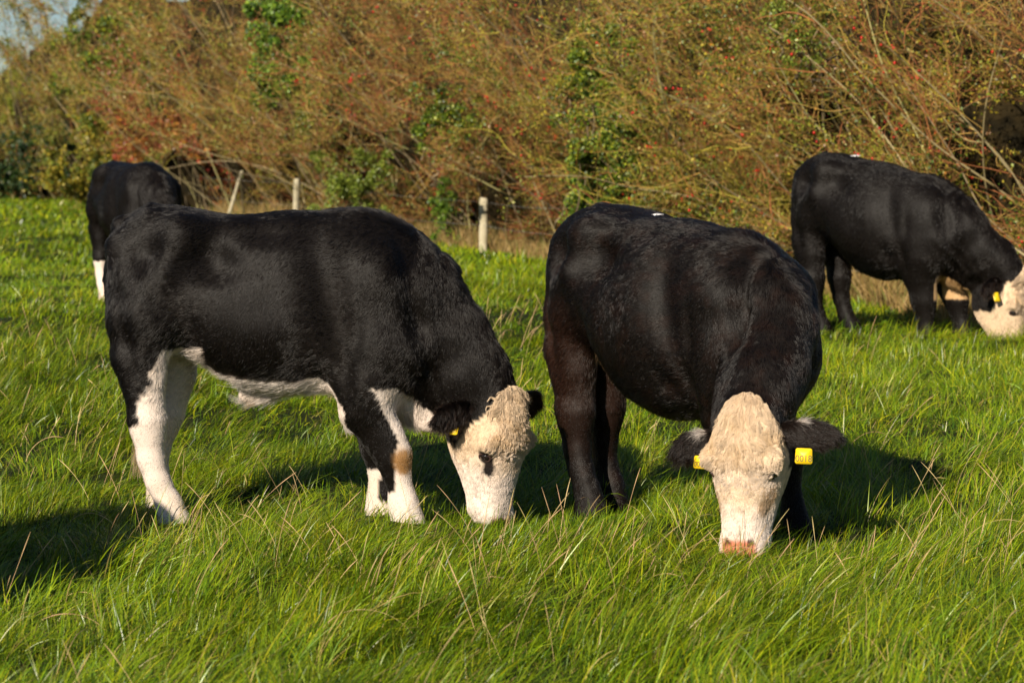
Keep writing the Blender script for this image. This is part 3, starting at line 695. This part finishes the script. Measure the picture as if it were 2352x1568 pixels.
def ear_mesh(c, sd, L=.205, hw=.050, droop=.12, back=-.25, base=(.075, -.035)):
    """flattened, cupped leaf; returns verts, tris and tip frame"""
    nu, nv = 20, 14
    d = nrm(c.w*sd+c.v*back+c.u*droop); upv = nrm(-c.u-d*(-c.u@d)); nn = np.cross(d, upv)*sd      # nn faces the front
    if nn@c.v < 0: nn = -nn
    B = c.hp(base[0], base[1], sd*.105)
    V = []
    for i in range(nu+1):
        t = i/nu
        wdt = hw*(.42+.62*math.sin(min(1, t*1.25)*math.pi/2))*math.sqrt(max(0, 1-t**3.2))+.002
        for j in range(nv):
            a = 2*math.pi*j/nv; yy = math.cos(a)*wdt; th = math.sin(a)*(.016*(1-t*.6)+.002)
            cup = -.55*(abs(yy)/hw)**2*.05+.045*0
            V.append(B+d*(t*L)*c.hs+upv*yy*c.hs+nn*(th+abs(yy)**2*7*(.5+.5*(1-t)))*c.hs-c.u*0*t+c.u*(.02*t*t))
    T = []
    for i in range(nu):
        for j in range(nv):
            a, b = i*nv+j, i*nv+(j+1) % nv; T += [(a, b, b+nv), (a, b+nv, a+nv)]
    V.append(B+d*(L+.004)*c.hs+c.u*.02); k = len(V)-1
    for j in range(nv): T.append((nu*nv+j, nu*nv+(j+1) % nv, k))
    V = np.array(V); T = np.array(T)
    ctr = V[:nv].mean(0)
    # outward orientation
    N = vnormals(V, T); cen = V.mean(0)
    if ((V-cen)*N).sum() < 0: T = T[:, ::-1]
    return V, T, dict(B=B, d=d, up=upv, n=nn, L=L*c.hs)

m_coat = hair_mat("coat_hair", .24, .38, .28, ior=1.39, dspec=.12)
m_coat_pale = hair_mat("pale_hair", .5, .6, .75)
m_skin = mat("hide", rough=.55, attr=True, spec=.12)
m_eye = mat("eye_gloss", (.012, .008, .007), rough=.06)
m_lid = mat("eyelid_skin", (.05, .025, .02), rough=.5)
m_tag = mat("yellow_tag_plastic", (.86, .58, .01), rough=.45)
m_ink = mat("black_tag_print", (.10, .07, .015), rough=.6)
m_nose = mat("pink_nose", (.62, .25, .18), rough=.35)

BLK = np.array([.0066, .0047, .0038]); WHT = np.array([.80, .67, .58]); CRM = np.array([.70, .52, .35]); TNN = np.array([.55, .36, .18]); RBR = np.array([.045, .017, .009])

def hair_for(V, T, N, n, weight, flow, length, col, K=5, lift=.32, wave=0, clump=0, clumpf=.5, rad=.0008, taper=.35, jit=.18, wavef=2.0, csw=.45, fly=0.0):
    a = np.linalg.norm(np.cross(V[T[:, 1]]-V[T[:, 0]], V[T[:, 2]]-V[T[:, 0]]), axis=1)*weight
    tri = rng.choice(len(T), n, p=a/a.sum())
    r1 = np.sqrt(rng.random(n)); r2 = rng.random(n); b = np.stack([1-r1, r1*(1-r2), r1*r2], 1)
    f = T[tri]
    P0 = (V[f]*b[..., None]).sum(1); Nn = nrm((N[f]*b[..., None]).sum(1))
    F = (flow[f]*b[..., None]).sum(1); F = nrm(F-Nn*(F*Nn).sum(1, keepdims=True))
    L = (length[f]*b).sum(1)*rng.uniform(.6, 1.25, n); C = (col[f]*b[..., None]).sum(1)
    side = np.cross(Nn, F)
    if clump:
        key = np.floor(P0/clump+noise3(P0, 1.5/clump, 61)[:, None]*.5).astype(np.int64)
        cid = (key[:, 0]*73856093 ^ key[:, 1]*19349663 ^ key[:, 2]*83492791) & 0xffff
        cr = np.random.default_rng(5).normal(0, 1, (65536, 4))[cid]
        sw = cr[:, 0]*csw; ph = cr[:, 1]*3
        L = L*(1+.22*cr[:, 2]); C = C*np.clip(1+.14*cr[:, 3], .7, 1.3)[:, None]
    else: sw = 0*L; ph = rng.uniform(0, 6.28, n)
    lift = (lift+.30*(rng.random(n) < fly))[:, None]
    D = nrm(F*(1-lift)+Nn*lift+side*sw[:, None]+rng.normal(0, jit, (n, 3)))
    t = np.linspace(0, 1, K)[None, :, None]
    Pp = P0[:, None]+D[:, None]*L[:, None, None]*t
    Pp = Pp-Nn[:, None]*(L[:, None, None]*lift[:, None]*.55*t**2)+F[:, None]*(L[:, None, None]*.25*t**2)
    if clump and clumpf:
        cc = (key+.5)*clump; tc = cc[:, None]+D[:, None]*0
        tip = P0+(cc-P0)-Nn*((cc-P0)*Nn).sum(1, keepdims=True)      # clump centre in the tangent plane
        Pp = Pp+(tip-P0)[:, None]*(clumpf*t**1.2)
    if wave:
        s = np.sin(t[..., 0]*wavef*6.28+ph[:, None])-np.sin(ph)[:, None]
        Pp = Pp+side[:, None]*(wave*L[:, None]*s*t[..., 0])[..., None]
        s2 = np.cos(t[..., 0]*wavef*6.28+ph[:, None])-np.cos(ph)[:, None]
        Pp = Pp+Nn[:, None]*(np.abs(wave*.5*L[:, None]*s2)*t[..., 0])[..., None]
    R = rad*np.linspace(1, taper, K)[None]*rng.uniform(.7, 1.3, (n, 1))
    return Pp, R, C

def locks(cfg, c, V, T, N, fk, flow, fc, u, v, w_, body):
    """separate wavy locks of hair lying over the forehead"""
    ng, L0, amp, per, umax = cfg['lock']; nh, K = 60, 14; fk = fk*np.clip((umax-u)/.08, 0, 1)*(1-np.clip((np.abs(w_)-.085)/.03, 0, 1)*(u > .17))
    a = np.linalg.norm(np.cross(V[T[:, 1]]-V[T[:, 0]], V[T[:, 2]]-V[T[:, 0]]), axis=1)*fk[T].min(1)
    tri = rng.choice(len(T), ng, p=a/a.sum()); f = T[tri]
    P0 = V[f].mean(1); Nn = nrm(N[f].mean(1)); F = flow[f].mean(1)+rng.normal(0, .22, (ng, 3)); F = nrm(F-Nn*(F*Nn).sum(1, keepdims=True)); S = np.cross(Nn, F)
    uu = u[f].mean(1); L = L0*rng.uniform(.6, 1.2, ng)*np.clip(1.1-uu*3.0, .22, 1)
    t = np.linspace(0, 1, K); s = L[:, None]*t[None]; ph = rng.uniform(0, 6.28, ng)[:, None]; pr = per*rng.uniform(.75, 1.35, (ng, 1))
    w1 = (np.sin(6.28*s/pr+ph)-np.sin(ph))*amp*np.minimum(1, t*2.5)[None]
    w2 = (np.cos(6.28*s/pr+ph)-np.cos(ph))*amp*.55*np.minimum(1, t*2.5)[None]
    hgt = rng.uniform(.001, .006, (ng, 1))*np.minimum(1, t*5)[None]
    G = P0[:, None]+F[:, None]*s[..., None]+S[:, None]*w1[..., None]+Nn[:, None]*(hgt+w2-2.2*s**2)[..., None]-np.zeros(3)
    r = .0075*rng.uniform(.6, 1.25, (ng, 1, 1, 1))*(1-.75*t**1.5)[None, None, :, None]
    o1, o2 = rng.normal(0, .6, (ng, nh, 1, 1)), rng.normal(0, .45, (ng, nh, 1, 1))
    P = G[:, None]+(S[:, None, None]*o1+Nn[:, None, None]*o2)*r
    P = P.reshape(-1, K, 3); C = np.repeat(fc[f].mean(1)*rng.uniform(.85, 1.15, (ng, 1)), nh, 0)
    hair_obj("forelock_curls", P, .0008*np.linspace(1, .4, K)[None], C, m_coat_pale, body)

def cow_object(cfg):
    c = cfg['head']
    V, T, N, ish = build_cow(cfg['name'], cfg)
    nb = len(V)
    parts_V, parts_T = [V], [T]; ears = []
    o = nb; ear_id = np.zeros(nb, int)
    for sd in (-1, 1):
        ev, et, fr = ear_mesh(c, sd, **cfg.get('ear', {}).get(sd, {}))
        parts_V.append(ev); parts_T.append(et+o); o += len(ev); ears.append(fr); ear_id = np.concatenate([ear_id, np.full(len(ev), sd)])
    V = np.concatenate(parts_V); T = np.concatenate(parts_T); N = vnormals(V, T); ish = np.concatenate([ish, np.zeros(len(V)-nb, bool)])
    u, v, w_ = c.hf(V)
    reg = dict(head=ish, ear=ear_id, u=u, v=v, w=w_, N=N)
    n1 = noise3(V, 22, 71)*.6+noise3(V, 48, 72)*.4
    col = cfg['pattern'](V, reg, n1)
    # hair flow: backwards and down on the trunk, down the legs, from poll to nose on the face, out along the ears
    flow = np.tile(np.array([-.75, 0, -.6]), (len(V), 1)); flow[V[:, 2] < .5] = (-.15, 0, -1)
    nkm = (V[:, 0] > .62) & ~ish; flow[nkm] = (-.35, 0, -.9)
    flow[ish] = c.u+0*flow[ish]
    sidew = np.sign(w_)[:, None]*c.w[None]*np.clip(np.abs(w_)/.1, 0, 1)[:, None]*.5
    flow = flow+np.where(ish[:, None], sidew, 0)
    for k, sd in enumerate((-1, 1)): flow[ear_id == sd] = ears[k]['d']*.8+c.u*.55
    flow = nrm(flow+np.stack([noise3(V, 3.6, 81), noise3(V, 3.6, 82), noise3(V, 3.6, 83)], 1)*np.where(ish, .2, .75)[:, None]+np.stack([noise3(V, 12, 81), noise3(V, 12, 82), noise3(V, 12, 83)], 1)*.25)
    ln = np.full(len(V), .012)
    ln[V[:, 2] < .42] = .007
    ln[ish] = .009
    thigh = (V[:, 0] < -.32) & (V[:, 2] < 1.02) & (V[:, 2] > .5); ln[thigh] = .016
    crest = (V[:, 0] > .25) & (np.abs(V[:, 1]) < .09) & (N[:, 2] > .3); ln[crest] = .028
    bel = (N[:, 2] < -.5) & (V[:, 2] > .4); ln[bel] = np.where(col[bel].max(1) > .2, .048, .028)
    ln[ear_id != 0] = .030
    lum = col.max(1); pale = lum > .2
    wt_v = np.ones(len(V)); wt_v[ear_id != 0] = 1.0; wt_v[ish] = 1.5
    # leave the eye opening and nose bare
    ex = np.minimum(*[np.sqrt(((u-.268)/.030)**2+((w_-q*.138)/.05)**2+((v-.045)/.026)**2) for q in (-1, 1)])
    wt_v[(ex < 1.35) & ish] = 0; wt_v[(u > cfg.get('nose_u', .535)) & (v > .0) & ish] = 0
    vis = cfg.get('vis')      # denser on the flank the picture shows
    wt = wt_v[T].min(1)
    if vis is not None:
        fn = np.cross(V[T[:, 1]]-V[T[:, 0]], V[T[:, 2]]-V[T[:, 0]]); wt = wt*np.where(nrm(fn)@np.array(vis) > -.15, 1, .3)
    body = mesh_tris(cfg['name'], V, T, m_skin, col*np.where(pale[:, None], .85, .8)); tag(body, cfg['label'], "cow", "cattle grazing in the field")
    nh = cfg['hairs']
    bt = wt*((ish[T].sum(1) == 0))
    h1 = hair_for(V, T, N, nh, bt, flow, ln, col, 5, .09, .02, .018, .10, rad=.0007*cfg.get('hr', 1), jit=.06, csw=.2, fly=.09)
    hair_obj("coat", h1[0], h1[1], h1[2], m_coat, body)
    ft = wt*(ish[T].sum(1) == 3)
    h2 = hair_for(V, T, N, int(nh*.22), ft, flow, ln, col, 4, .12, .0, .016, .12, jit=.1, csw=.25, fly=.05, rad=.0007*cfg.get('hr', 1))
    hair_obj("face_hair", h2[0], h2[1], h2[2], m_coat_pale, body)
    # curly forelock over poll and forehead
    fk = np.where((ish | ((u > -.05) & (u < .06) & (v > -.04) & (np.abs(w_) < .1))) & (ear_id == 0) & (u > .11*(w_/.11)**2-.035) & (u < cfg.get('fore_u', .27)), np.clip((cfg.get('fore_u', .27)-u)/.10, 0, 1), 0)*np.clip((N@c.v-cfg.get('fore_n', .40))/.35+(u < .05), 0, 1)
    fl = np.clip(.056-.13*np.maximum(u, 0), .014, .056)*cfg.get('fore_len', 1)
    fc = cfg['fore_col'](V, reg, n1)
    flf = nrm(c.u*.8+np.sign(w_)[:, None]*c.w*np.clip(np.abs(w_)/.06, 0, 1)[:, None]*.6+c.v*.05+np.stack([noise3(V, 11, 84), noise3(V, 11, 85), noise3(V, 11, 86)], 1)*.5)
    h3 = hair_for(V, T, N, int(nh*.16), (fk[T].min(1)), flf, fl, fc, 9, .15, cfg.get('fore_wave', .13), .026, .30, csw=.3, fly=.1, rad=.0008*cfg.get('hr', 1), jit=.07, wavef=1.5)
    hair_obj("forelock", h3[0], h3[1], h3[2], m_coat_pale, body)
    if cfg.get('lock'): locks(cfg, c, V, T, N, fk, flf, fc, u, v, w_, body)
    # long soft hair fringing the ears
    et_ = (ear_id[T] != 0).all(1).astype(float)
    eln = np.full(len(V), .034)
    h4 = hair_for(V, T, N, int(nh*.05), et_, nrm(flow+c.u*.35), eln, mixc(col, np.full(len(V), .08), RBR), 6, .20, .05, .015, .3, rad=.0008*cfg.get('hr', 1), jit=.16, wavef=1)
    hair_obj("ear_hair", h4[0], h4[1], h4[2], m_coat, body)
    # tail switch
    n = 420; P0 = np.array([-.55, cfg.get('tail_y', 0), .37])+rng.normal(0, .010, (n, 3)); d = nrm(np.array([.05, 0, -1])+rng.normal(0, .10, (n, 3)))
    P, _ = grow(P0, d, rng.uniform(.08, .20, n), 6, .06, np.array([0, 0, -.1]))
    hair_obj("tail_hair", P, .0011*np.linspace(1, .4, 6)[None], pal([cfg.get('tail_col', tuple(BLK))], [1], n), m_coat, body)
    # eyes with lids
    for sd in (-1, 1):
        sel = np.argmin((u-.268)**2+(v-.045)**2+100*(np.sign(w_) != sd)+100*(~ish))
        pe = V[sel]; nn = N[sel]
        e_c = pe-nn*.010
        sv, st = sphere(18, 12)
        ax = np.stack([c.u, np.cross(nn, c.u), nn], 0); ax[1] = nrm(ax[1]); ax[0] = nrm(np.cross(ax[1], ax[2]))
        eye = mesh_tris("eye", (sv*np.array([.020, .025, .021])*c.hs)@ax+e_c, st, m_eye, parent=body)
        R1 = []; TT_ = []
        for i in range(20):
            a = 2*math.pi*i/20
            for j in range(6):
                b = 2*math.pi*j/6; rr = 1+.22*math.cos(b)
                R1.append(np.array([.0185*rr*math.cos(a), .0255*rr*math.sin(a), .010+.0045*math.sin(b)])*c.hs)
        for i in range(20):
            for j in range(6):
                a_, b_ = i*6+j, i*6+(j+1) % 6; c_, d_ = ((i+1) % 20)*6+j, ((i+1) % 20)*6+(j+1) % 6; TT_ += [(a_, c_, d_), (a_, d_, b_)]
        mesh_tris("eyelid", np.array(R1)@ax+e_c, np.array(TT_), m_lid, parent=eye)
    # nose pad
    sel = ish & (u > .50) & (v > -.02)
    # ear tags
    for k, (sd, off, size, txt) in cfg.get('tags', {}).items():
        fr = ears[0 if sd < 0 else 1]
        p = fr['B']+fr['d']*fr['L']*off[0]+c.u*off[1]+c.v*off[2]
        ex_ = nrm(c.w+c.v*off[3]); ez = -c.u+c.w*off[3]*.6; ez = nrm(ez-ex_*(ez@ex_)); en = np.cross(ez, ex_)*1.0
        if en@c.v < 0: en = -en
        if en @ np.cross(ex_, ez) < 0: ex_ = -ex_
        wq, hq, r = size[0]/2, size[1]/2, .008
        out = []
        for (cx, cz, a0) in ((wq-r, hq-r, 0), (-wq+r, hq-r, 90), (-wq+r, -hq+r, 180), (wq-r, -hq+r, 270)):
            for a in np.radians(np.linspace(a0, a0+90, 5)): out.append((cx+r*math.cos(a), cz+r*math.sin(a)))
        # slightly narrower at the top
        out = [(xx*(1-.05*(zz > 0)), zz) for xx, zz in out]
        m = len(out); Vt = [p+ex_*a+ez*b+en*.0012 for a, b in out]+[p+ex_*a+ez*b-en*.0012 for a, b in out]
        Vt += [p+en*.0012, p-en*.0012]
        Tt = []
        for i in range(m):
            j = (i+1) % m; Tt += [(2*m, i, j), (2*m+1, m+j, m+i), (i, m+i, m+j), (i, m+j, j)]
        tg = mesh_tris("ear_tag", np.array(Vt), np.array(Tt), m_tag, parent=body, smooth=False)
        if txt:
            cu = bpy.data.curves.new("tag_number", 'FONT'); cu.body = txt; cu.size = size[1]*.58; cu.align_x = 'CENTER'; cu.align_y = 'CENTER'
            to = bpy.data.objects.new("tmp", cu); COL.objects.link(to)
            me = bpy.data.meshes.new_from_object(to.evaluated_get(bpy.context.evaluated_depsgraph_get())); bpy.data.objects.remove(to); bpy.data.curves.remove(cu)
            cs = np.empty(len(me.vertices)*3); me.vertices.foreach_get("co", cs); cs = cs.reshape(-1, 3)
            cs = p+ex_*(cs[:, :1]*.92)+ez*(cs[:, 1:2]-hq*.35)+en*(cs[:, 2:]+.0022)
            me.vertices.foreach_set("co", cs.ravel().astype(np.float32)); me.update(); me.materials.clear(); me.materials.append(m_ink); me.name = "tag_number"
            q = bpy.data.objects.new("tag_number", me); COL.objects.link(q); q.parent = tg
        # pin button
    return body, (V, T, N, reg)

# -- leg poses: (x, y, z, r) below shoulder / hip
HIND = [(-.525, .15, .70, .118), (-.51, .15, .60, .092), (-.497, .15, .52, .074), (-.492, .15, .43, .076), (-.488, .15, .37, .062), (-.483, .15, .27, .052), (-.455, .15, .17, .048), (-.41, .15, .08, .054), (-.385, .15, .0, .064), (-.38, .15, -.05, .066)]
FRONT = [(.42, .16, .60, .135), (.42, .15, .48, .108), (.495, .14, .36, .082), (.531, .14, .285, .076), (.548, .14, .21, .054), (.567, .14, .13, .046), (.575, .14, .075, .056), (.595, .14, .0, .064), (.60, .14, -.05, .066)]
FRONT_BACK = [(.42, .16, .60, .135), (.41, .15, .48, .105), (.43, .14, .36, .080), (.44, .14, .285, .074), (.45, .14, .20, .052), (.45, .14, .12, .046), (.452, .14, .07, .056), (.455, .14, .0, .064), (.455, .14, -.05, .066)]
def sh(nodes, dx_top, dx_bot, dy=0.0):
    return [(q[0]+dx_bot+(dx_top-dx_bot)*min(1, max(0, q[2]/.6)), q[1]+dy, q[2], q[3]) for q in nodes]

def fat_leg(nodes, k=1.22): return [(q[0], q[1], q[2], q[3]*(k if q[2] < .65 else 1.08)) for q in nodes]
def lerp(z, pts):
    p = np.array(pts, float); o = np.argsort(p[:, 0]); return np.interp(z, p[o, 0], p[o, 1])

def mixc(col, m, c):
    m = np.clip(m, 0, 1)[:, None]; return col*(1-m)+np.asarray(c)*m

def face_color(V, r, n, col, white, blend=(.22, .40), pink=.520):
    """cream face, paler towards the nose, pink muzzle"""
    fc = mixc(np.tile(CRM, (len(V), 1)), sstep(*blend, r['u']+.05*n), WHT)
    fc = fc*(1+.07*n[:, None])
    fc = mixc(fc, sstep(pink, pink+.02, r['u']+.008*n)*(r['v'] > .0)*sstep(.075, .055, np.abs(r['w'])), (.66, .22, .13))
    return mixc(col, white, fc)

def fore_color(V, r, n): return np.clip(mixc(mixc(np.tile(CRM, (len(V), 1)), .75*sstep(.2, -.6, n), TNN), .6*sstep(.18, .30, r['u']), WHT), .02, 1)

# ---- cow standing side-on
def pat1(V, r, n):
    x, y, z = V[:, 0], V[:, 1], V[:, 2]; j = n*.014
    col = np.tile(BLK, (len(V), 1))
    body = ~r['head'] & (r['ear'] == 0)
    hl = lerp(z, [(.74, -.405), (.694, -.435), (.626, -.478), (.588, -.46), (.509, -.53), (.42, -.525), (.385, -.60), (0, -.7)])
    m = body & (x < -.25) & (z < .735+j) & (x > hl+j)
    m |= body & (x < -.25) & (z < .385+j)
    m |= body & (x < -.25) & (z < .75) & (y*np.sign(r['N'][:, 1]) < 0) & (np.abs(y) < .14) & (x > hl-.02)
    zb = lerp(x, [(-.45, .735), (-.40, .735), (-.322, .695), (-.287, .672), (-.22, .632), (-.12, .622), (-.015, .605), (.09, .600), (.163, .60), (.18, .615), (.23, .615), (.30, .54), (.36, .44)])
    m |= body & (x > -.42) & (x < .34) & (z < zb+j)
    lf = lerp(z, [(.58, .44), (.555, .468), (.47, .506), (.386, .545), (.33, .562), (.29, .545), (.21, .545), (.135, .545), (.12, .3), (0, .3)])
    near = y < .02
    m |= body & near & (x > lf+j*.7) & (x < .74) & (z < .57+.6*(x-.45)*0-.9*np.clip(x-.56, 0, 1)+j)
    m |= body & near & (x > .3) & (z < .125+j)
    m |= body & ~near & (x > .25) & (z < .20) & ((x < .452+j) | (z < .06))
    m |= body & ~near & (x > .5) & (x < .74) & (z < .50-.6*(x-.55)+j)
    col = mixc(col, m.astype(float), WHT*np.array([1, 1, 1])); col = mixc(col, m*.35*sstep(.1, .7, noise3(V, 9, 75)), (.52, .38, .24))
    kn = body & near & (((x-.585)/.05)**2+((z-.265)/.062)**2 < 1+n*.5)
    col = mixc(col, sstep(1.25, .5, ((x-.585)/.05)**2+((z-.265)/.062)**2+n*.5)*(body & near), (.34, .18, .07))
    sth = body & (np.abs(x+.02) < .07) & (z < .50); col = mixc(col, sth*.8, (.52, .33, .16))
    white = r['head'] & ((r['u'] > .245+.02*n) | (r['v'] > .015-.75*(r['u']-.06)+.02*n)) & (r['u'] > .0)
    col = face_color(V, r, n, col, white*1.)
    ed = np.sqrt(((r['u']-.310)/.036)**2+((r['v']-.052)/.024)**2); near_eye = r['head'] & (np.abs(r['w']) > .06) & ((ed < 1+.4*n) | (np.hypot((r['u']-.268)/.030, (r['v']-.045)/.030) < 1+.2*n))
    return mixc(col, near_eye*1., (.02, .014, .012))

# ---- cow facing the camera: black, brown-tinged quarters, all-cream face
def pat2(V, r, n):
    x, z = V[:, 0], V[:, 2]; body = ~r['head'] & (r['ear'] == 0)
    col = np.tile(BLK*1.05, (len(V), 1))
    col = mixc(col, body*sstep(-.25, -.55, x+.05*n)*sstep(1.0, .75, z)*sstep(.1, .6, z)*.5, RBR)
    col = mixc(col, body*.25*sstep(-.2, .6, n), RBR*.6)
    col = mixc(col, (body & (np.hypot((x+.26)/.05, (z-.66)/.05) < 1+n*.6))*1., (.35, .22, .12))
    white = r['head'] & (r['u'] > -.01) & ((r['v'] > .0-.30*r['u']+.03*n) | (r['u'] > .24+.02*n)) & (r['v'] > -.15+.05*n) & ((r['u'] > .09) | (r['v'] > .0)) & (r['u'] > .11*(r['w']/.11)**2-.035+.012*n)
    col = face_color(V, r, n, col, white*1., (.30, .47), .492)
    nos = np.hypot((r['u']-.512)/.014, (np.abs(r['w'])-.046)/.013) < 1; col = mixc(col, (r['head'] & nos & (r['v'] > .02))*.9, (.05, .02, .015))
    cheek_shade = np.hypot((r['u']-.345)/.062, (r['v']-.03)/.032) < 1+.35*n; col = mixc(col, (r['head'] & cheek_shade & (np.abs(r['w']) > .055))*.8, (.40, .25, .13))  # shade under the brow, painted as a tan patch on the cheeks
    lid = np.hypot((r['u']-.270)/.030, (r['v']-.045)/.026) < 1+.15*n; col = mixc(col, (r['head'] & lid & (np.abs(r['w']) > .06))*1., (.10, .05, .03))
    ew = (r['ear'] != 0) & (np.abs(r['w']) < .20+.02*n) & (np.abs(r['w']) > .12) & (r['u'] < np.where(r['ear'] < 0, .125, .075)+.01*n)
    return mixc(col, ew*1., WHT)

# ---- black cow by the hedge, tan brisket
def pat3(V, r, n):
    x, z = V[:, 0], V[:, 2]; body = ~r['head'] & (r['ear'] == 0)
    col = np.tile(BLK*.95, (len(V), 1))
    m = body & (x > .46) & (x < .70) & (z < .50-.6*(x-.5)+.02*n) & (V[:, 1] > -.16) & (z > .30)
    col = mixc(col, m*1., (.55, .34, .16))
    white = r['head'] & ((r['u'] > .25+.02*n) | (r['v'] > .02-.6*(r['u']-.06)+.02*n))
    return face_color(V, r, n, col, white*1., (.42, .60))

# ---- distant cow: white hind stockings and flank
def pat4(V, r, n):
    x, z = V[:, 0], V[:, 2]; body = ~r['head'] & (r['ear'] == 0)
    col = np.tile(BLK*1.05, (len(V), 1))
    col = mixc(col, (body & (z < .385+.015*n) & (x < 0))*1., WHT)
    zb = lerp(x, [(-.42, .74), (-.36, .70), (-.2, .62), (.0, .56), (.3, .56)])
    col = mixc(col, (body & (x > -.40) & (x < .3) & (z < zb+.015*n))*1., (.75, .58, .48))
    white = r['head'] & ((r['u'] > .25+.02*n) | (r['v'] > .02))
    return face_color(V, r, n, col, white*1.)

def place(o, x, y, theta, scale=1.0, dz=0.0):
    o.location = (x, y, tz(x, y)+dz); o.rotation_euler = (0, 0, theta); o.scale = (scale,)*3

R_ = math.radians
cow1 = dict(name="grazing_cow", label="white-faced black cow grazing side-on with white legs and belly, left of the middle",
            head=Cow((.975, -.02, .55), R_(-40), R_(-5), hs=1.0), neck_y=(0, 0, -.01, -.02), sheath=True,
            front=(FRONT, FRONT_BACK), hind=(HIND, sh(HIND, .07, -.115)), pattern=pat1, fore_col=fore_color, hairs=230000, fore_u=.30, fore_n=.70, fore_len=.6, lock=(480, .072, .0062, .038, .29),
            vis=(0, -1, .2), ear={1: dict(L=.26, droop=-.03)}, tags={0: (-1, (.55, .07, .012, 1.6), (.035, .05), "")}, tail_y=-.03, tail_col=(.30, .17, .07))
o1, d1 = cow_object(cow1); place(o1, px_x(620, 10.2), 10.2, R_(-3))

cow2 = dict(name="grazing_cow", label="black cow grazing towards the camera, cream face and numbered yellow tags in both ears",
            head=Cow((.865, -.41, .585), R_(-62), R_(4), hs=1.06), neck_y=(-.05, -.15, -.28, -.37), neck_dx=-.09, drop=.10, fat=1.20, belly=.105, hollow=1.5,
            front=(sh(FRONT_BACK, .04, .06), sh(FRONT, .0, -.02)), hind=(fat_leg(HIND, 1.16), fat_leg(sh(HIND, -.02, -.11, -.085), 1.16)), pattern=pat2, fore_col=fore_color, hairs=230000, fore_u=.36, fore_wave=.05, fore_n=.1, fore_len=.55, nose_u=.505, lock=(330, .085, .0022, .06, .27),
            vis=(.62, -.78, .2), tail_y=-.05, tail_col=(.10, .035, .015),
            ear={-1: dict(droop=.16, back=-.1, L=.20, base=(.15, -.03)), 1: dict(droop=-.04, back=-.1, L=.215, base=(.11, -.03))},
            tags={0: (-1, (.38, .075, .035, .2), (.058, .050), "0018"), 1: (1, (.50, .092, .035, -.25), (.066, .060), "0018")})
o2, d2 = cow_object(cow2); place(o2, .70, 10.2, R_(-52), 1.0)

cow3 = dict(name="grazing_cow", label="black cow with a tan brisket grazing by the hedge, its head at the right edge",
            head=Cow((.93, .15, .51), R_(15), R_(4), hs=1.08), neck_y=(.0, .04, .10, .13), fat=1.26, belly=.11, drop=.17,
            front=(fat_leg(FRONT_BACK), fat_leg(sh(FRONT, .0, .0))), hind=(fat_leg(HIND), fat_leg(sh(HIND, .02, .05))), pattern=pat3, fore_col=fore_color, hairs=80000, hr=1.5,
            vis=(.4, -.9, .2), tags={0: (-1, (.5, .08, .035, .9), (.05, .065), "")})
o3, d3 = cow_object(cow3); place(o3, px_x(2026, 19.4), 19.4, R_(-42), 1.13, -.045)

cow4 = dict(name="grazing_cow", label="distant small black cow with a white hind leg, partly hidden behind the side-on cow",
            head=Cow((.985, -.1, .50), R_(-20), R_(-8), hs=1.0), neck_y=(.0, -.02, -.05, -.08), fat=1.08,
            front=(FRONT_BACK, FRONT), hind=(HIND, sh(HIND, .06, .05)), pattern=pat4, fore_col=fore_color, hairs=60000, hr=1.8, vis=(.6, -.8, .2))
o4, d4 = cow_object(cow4); place(o4, px_x(308, 22.6), 22.6, R_(-60), 1.0)

def back_mark(parent, data, x, size):
    V, T, N, reg = data
    sel = np.argmin((V[:, 0]-x)**2*4+(V[:, 1]+.02)**2-N[:, 2]*.05); p = V[sel]+np.array([0, 0, .012])
    n = 15; out = [p+np.array([math.cos(a)*size*rng.uniform(.45, 1.2), math.sin(a)*size*.8*rng.uniform(.4, 1.2), rng.normal(0, .004)]) for a in np.linspace(0, 2*math.pi, n, endpoint=False)]
    Vv = np.array(out+[p+np.array([0, 0, .007])]); Tt = np.array([(i, (i+1) % n, n) for i in range(n)])
    mesh_tris("white_back_patch", Vv, Tt, mat("dried_white_patch", (.72, .70, .68), .7), parent=parent, smooth=False)
back_mark(o3, d3, -.22, .045); back_mark(o2, d2, -.12, .034)

# a further animal of the herd stands just outside the picture to the left; its shadow reaches into the frame
def copy_tree(o, parent=None):
    q = o.copy(); COL.objects.link(q)
    if parent: q.parent = parent
    for ch in list(o.children): copy_tree(ch, q)
    return q
o5 = copy_tree(o4); o5["label"] = "black cow beyond the left edge whose shadow falls on the near grass"
place(o5, -2.93, 7.12, R_(-84), 1.18)
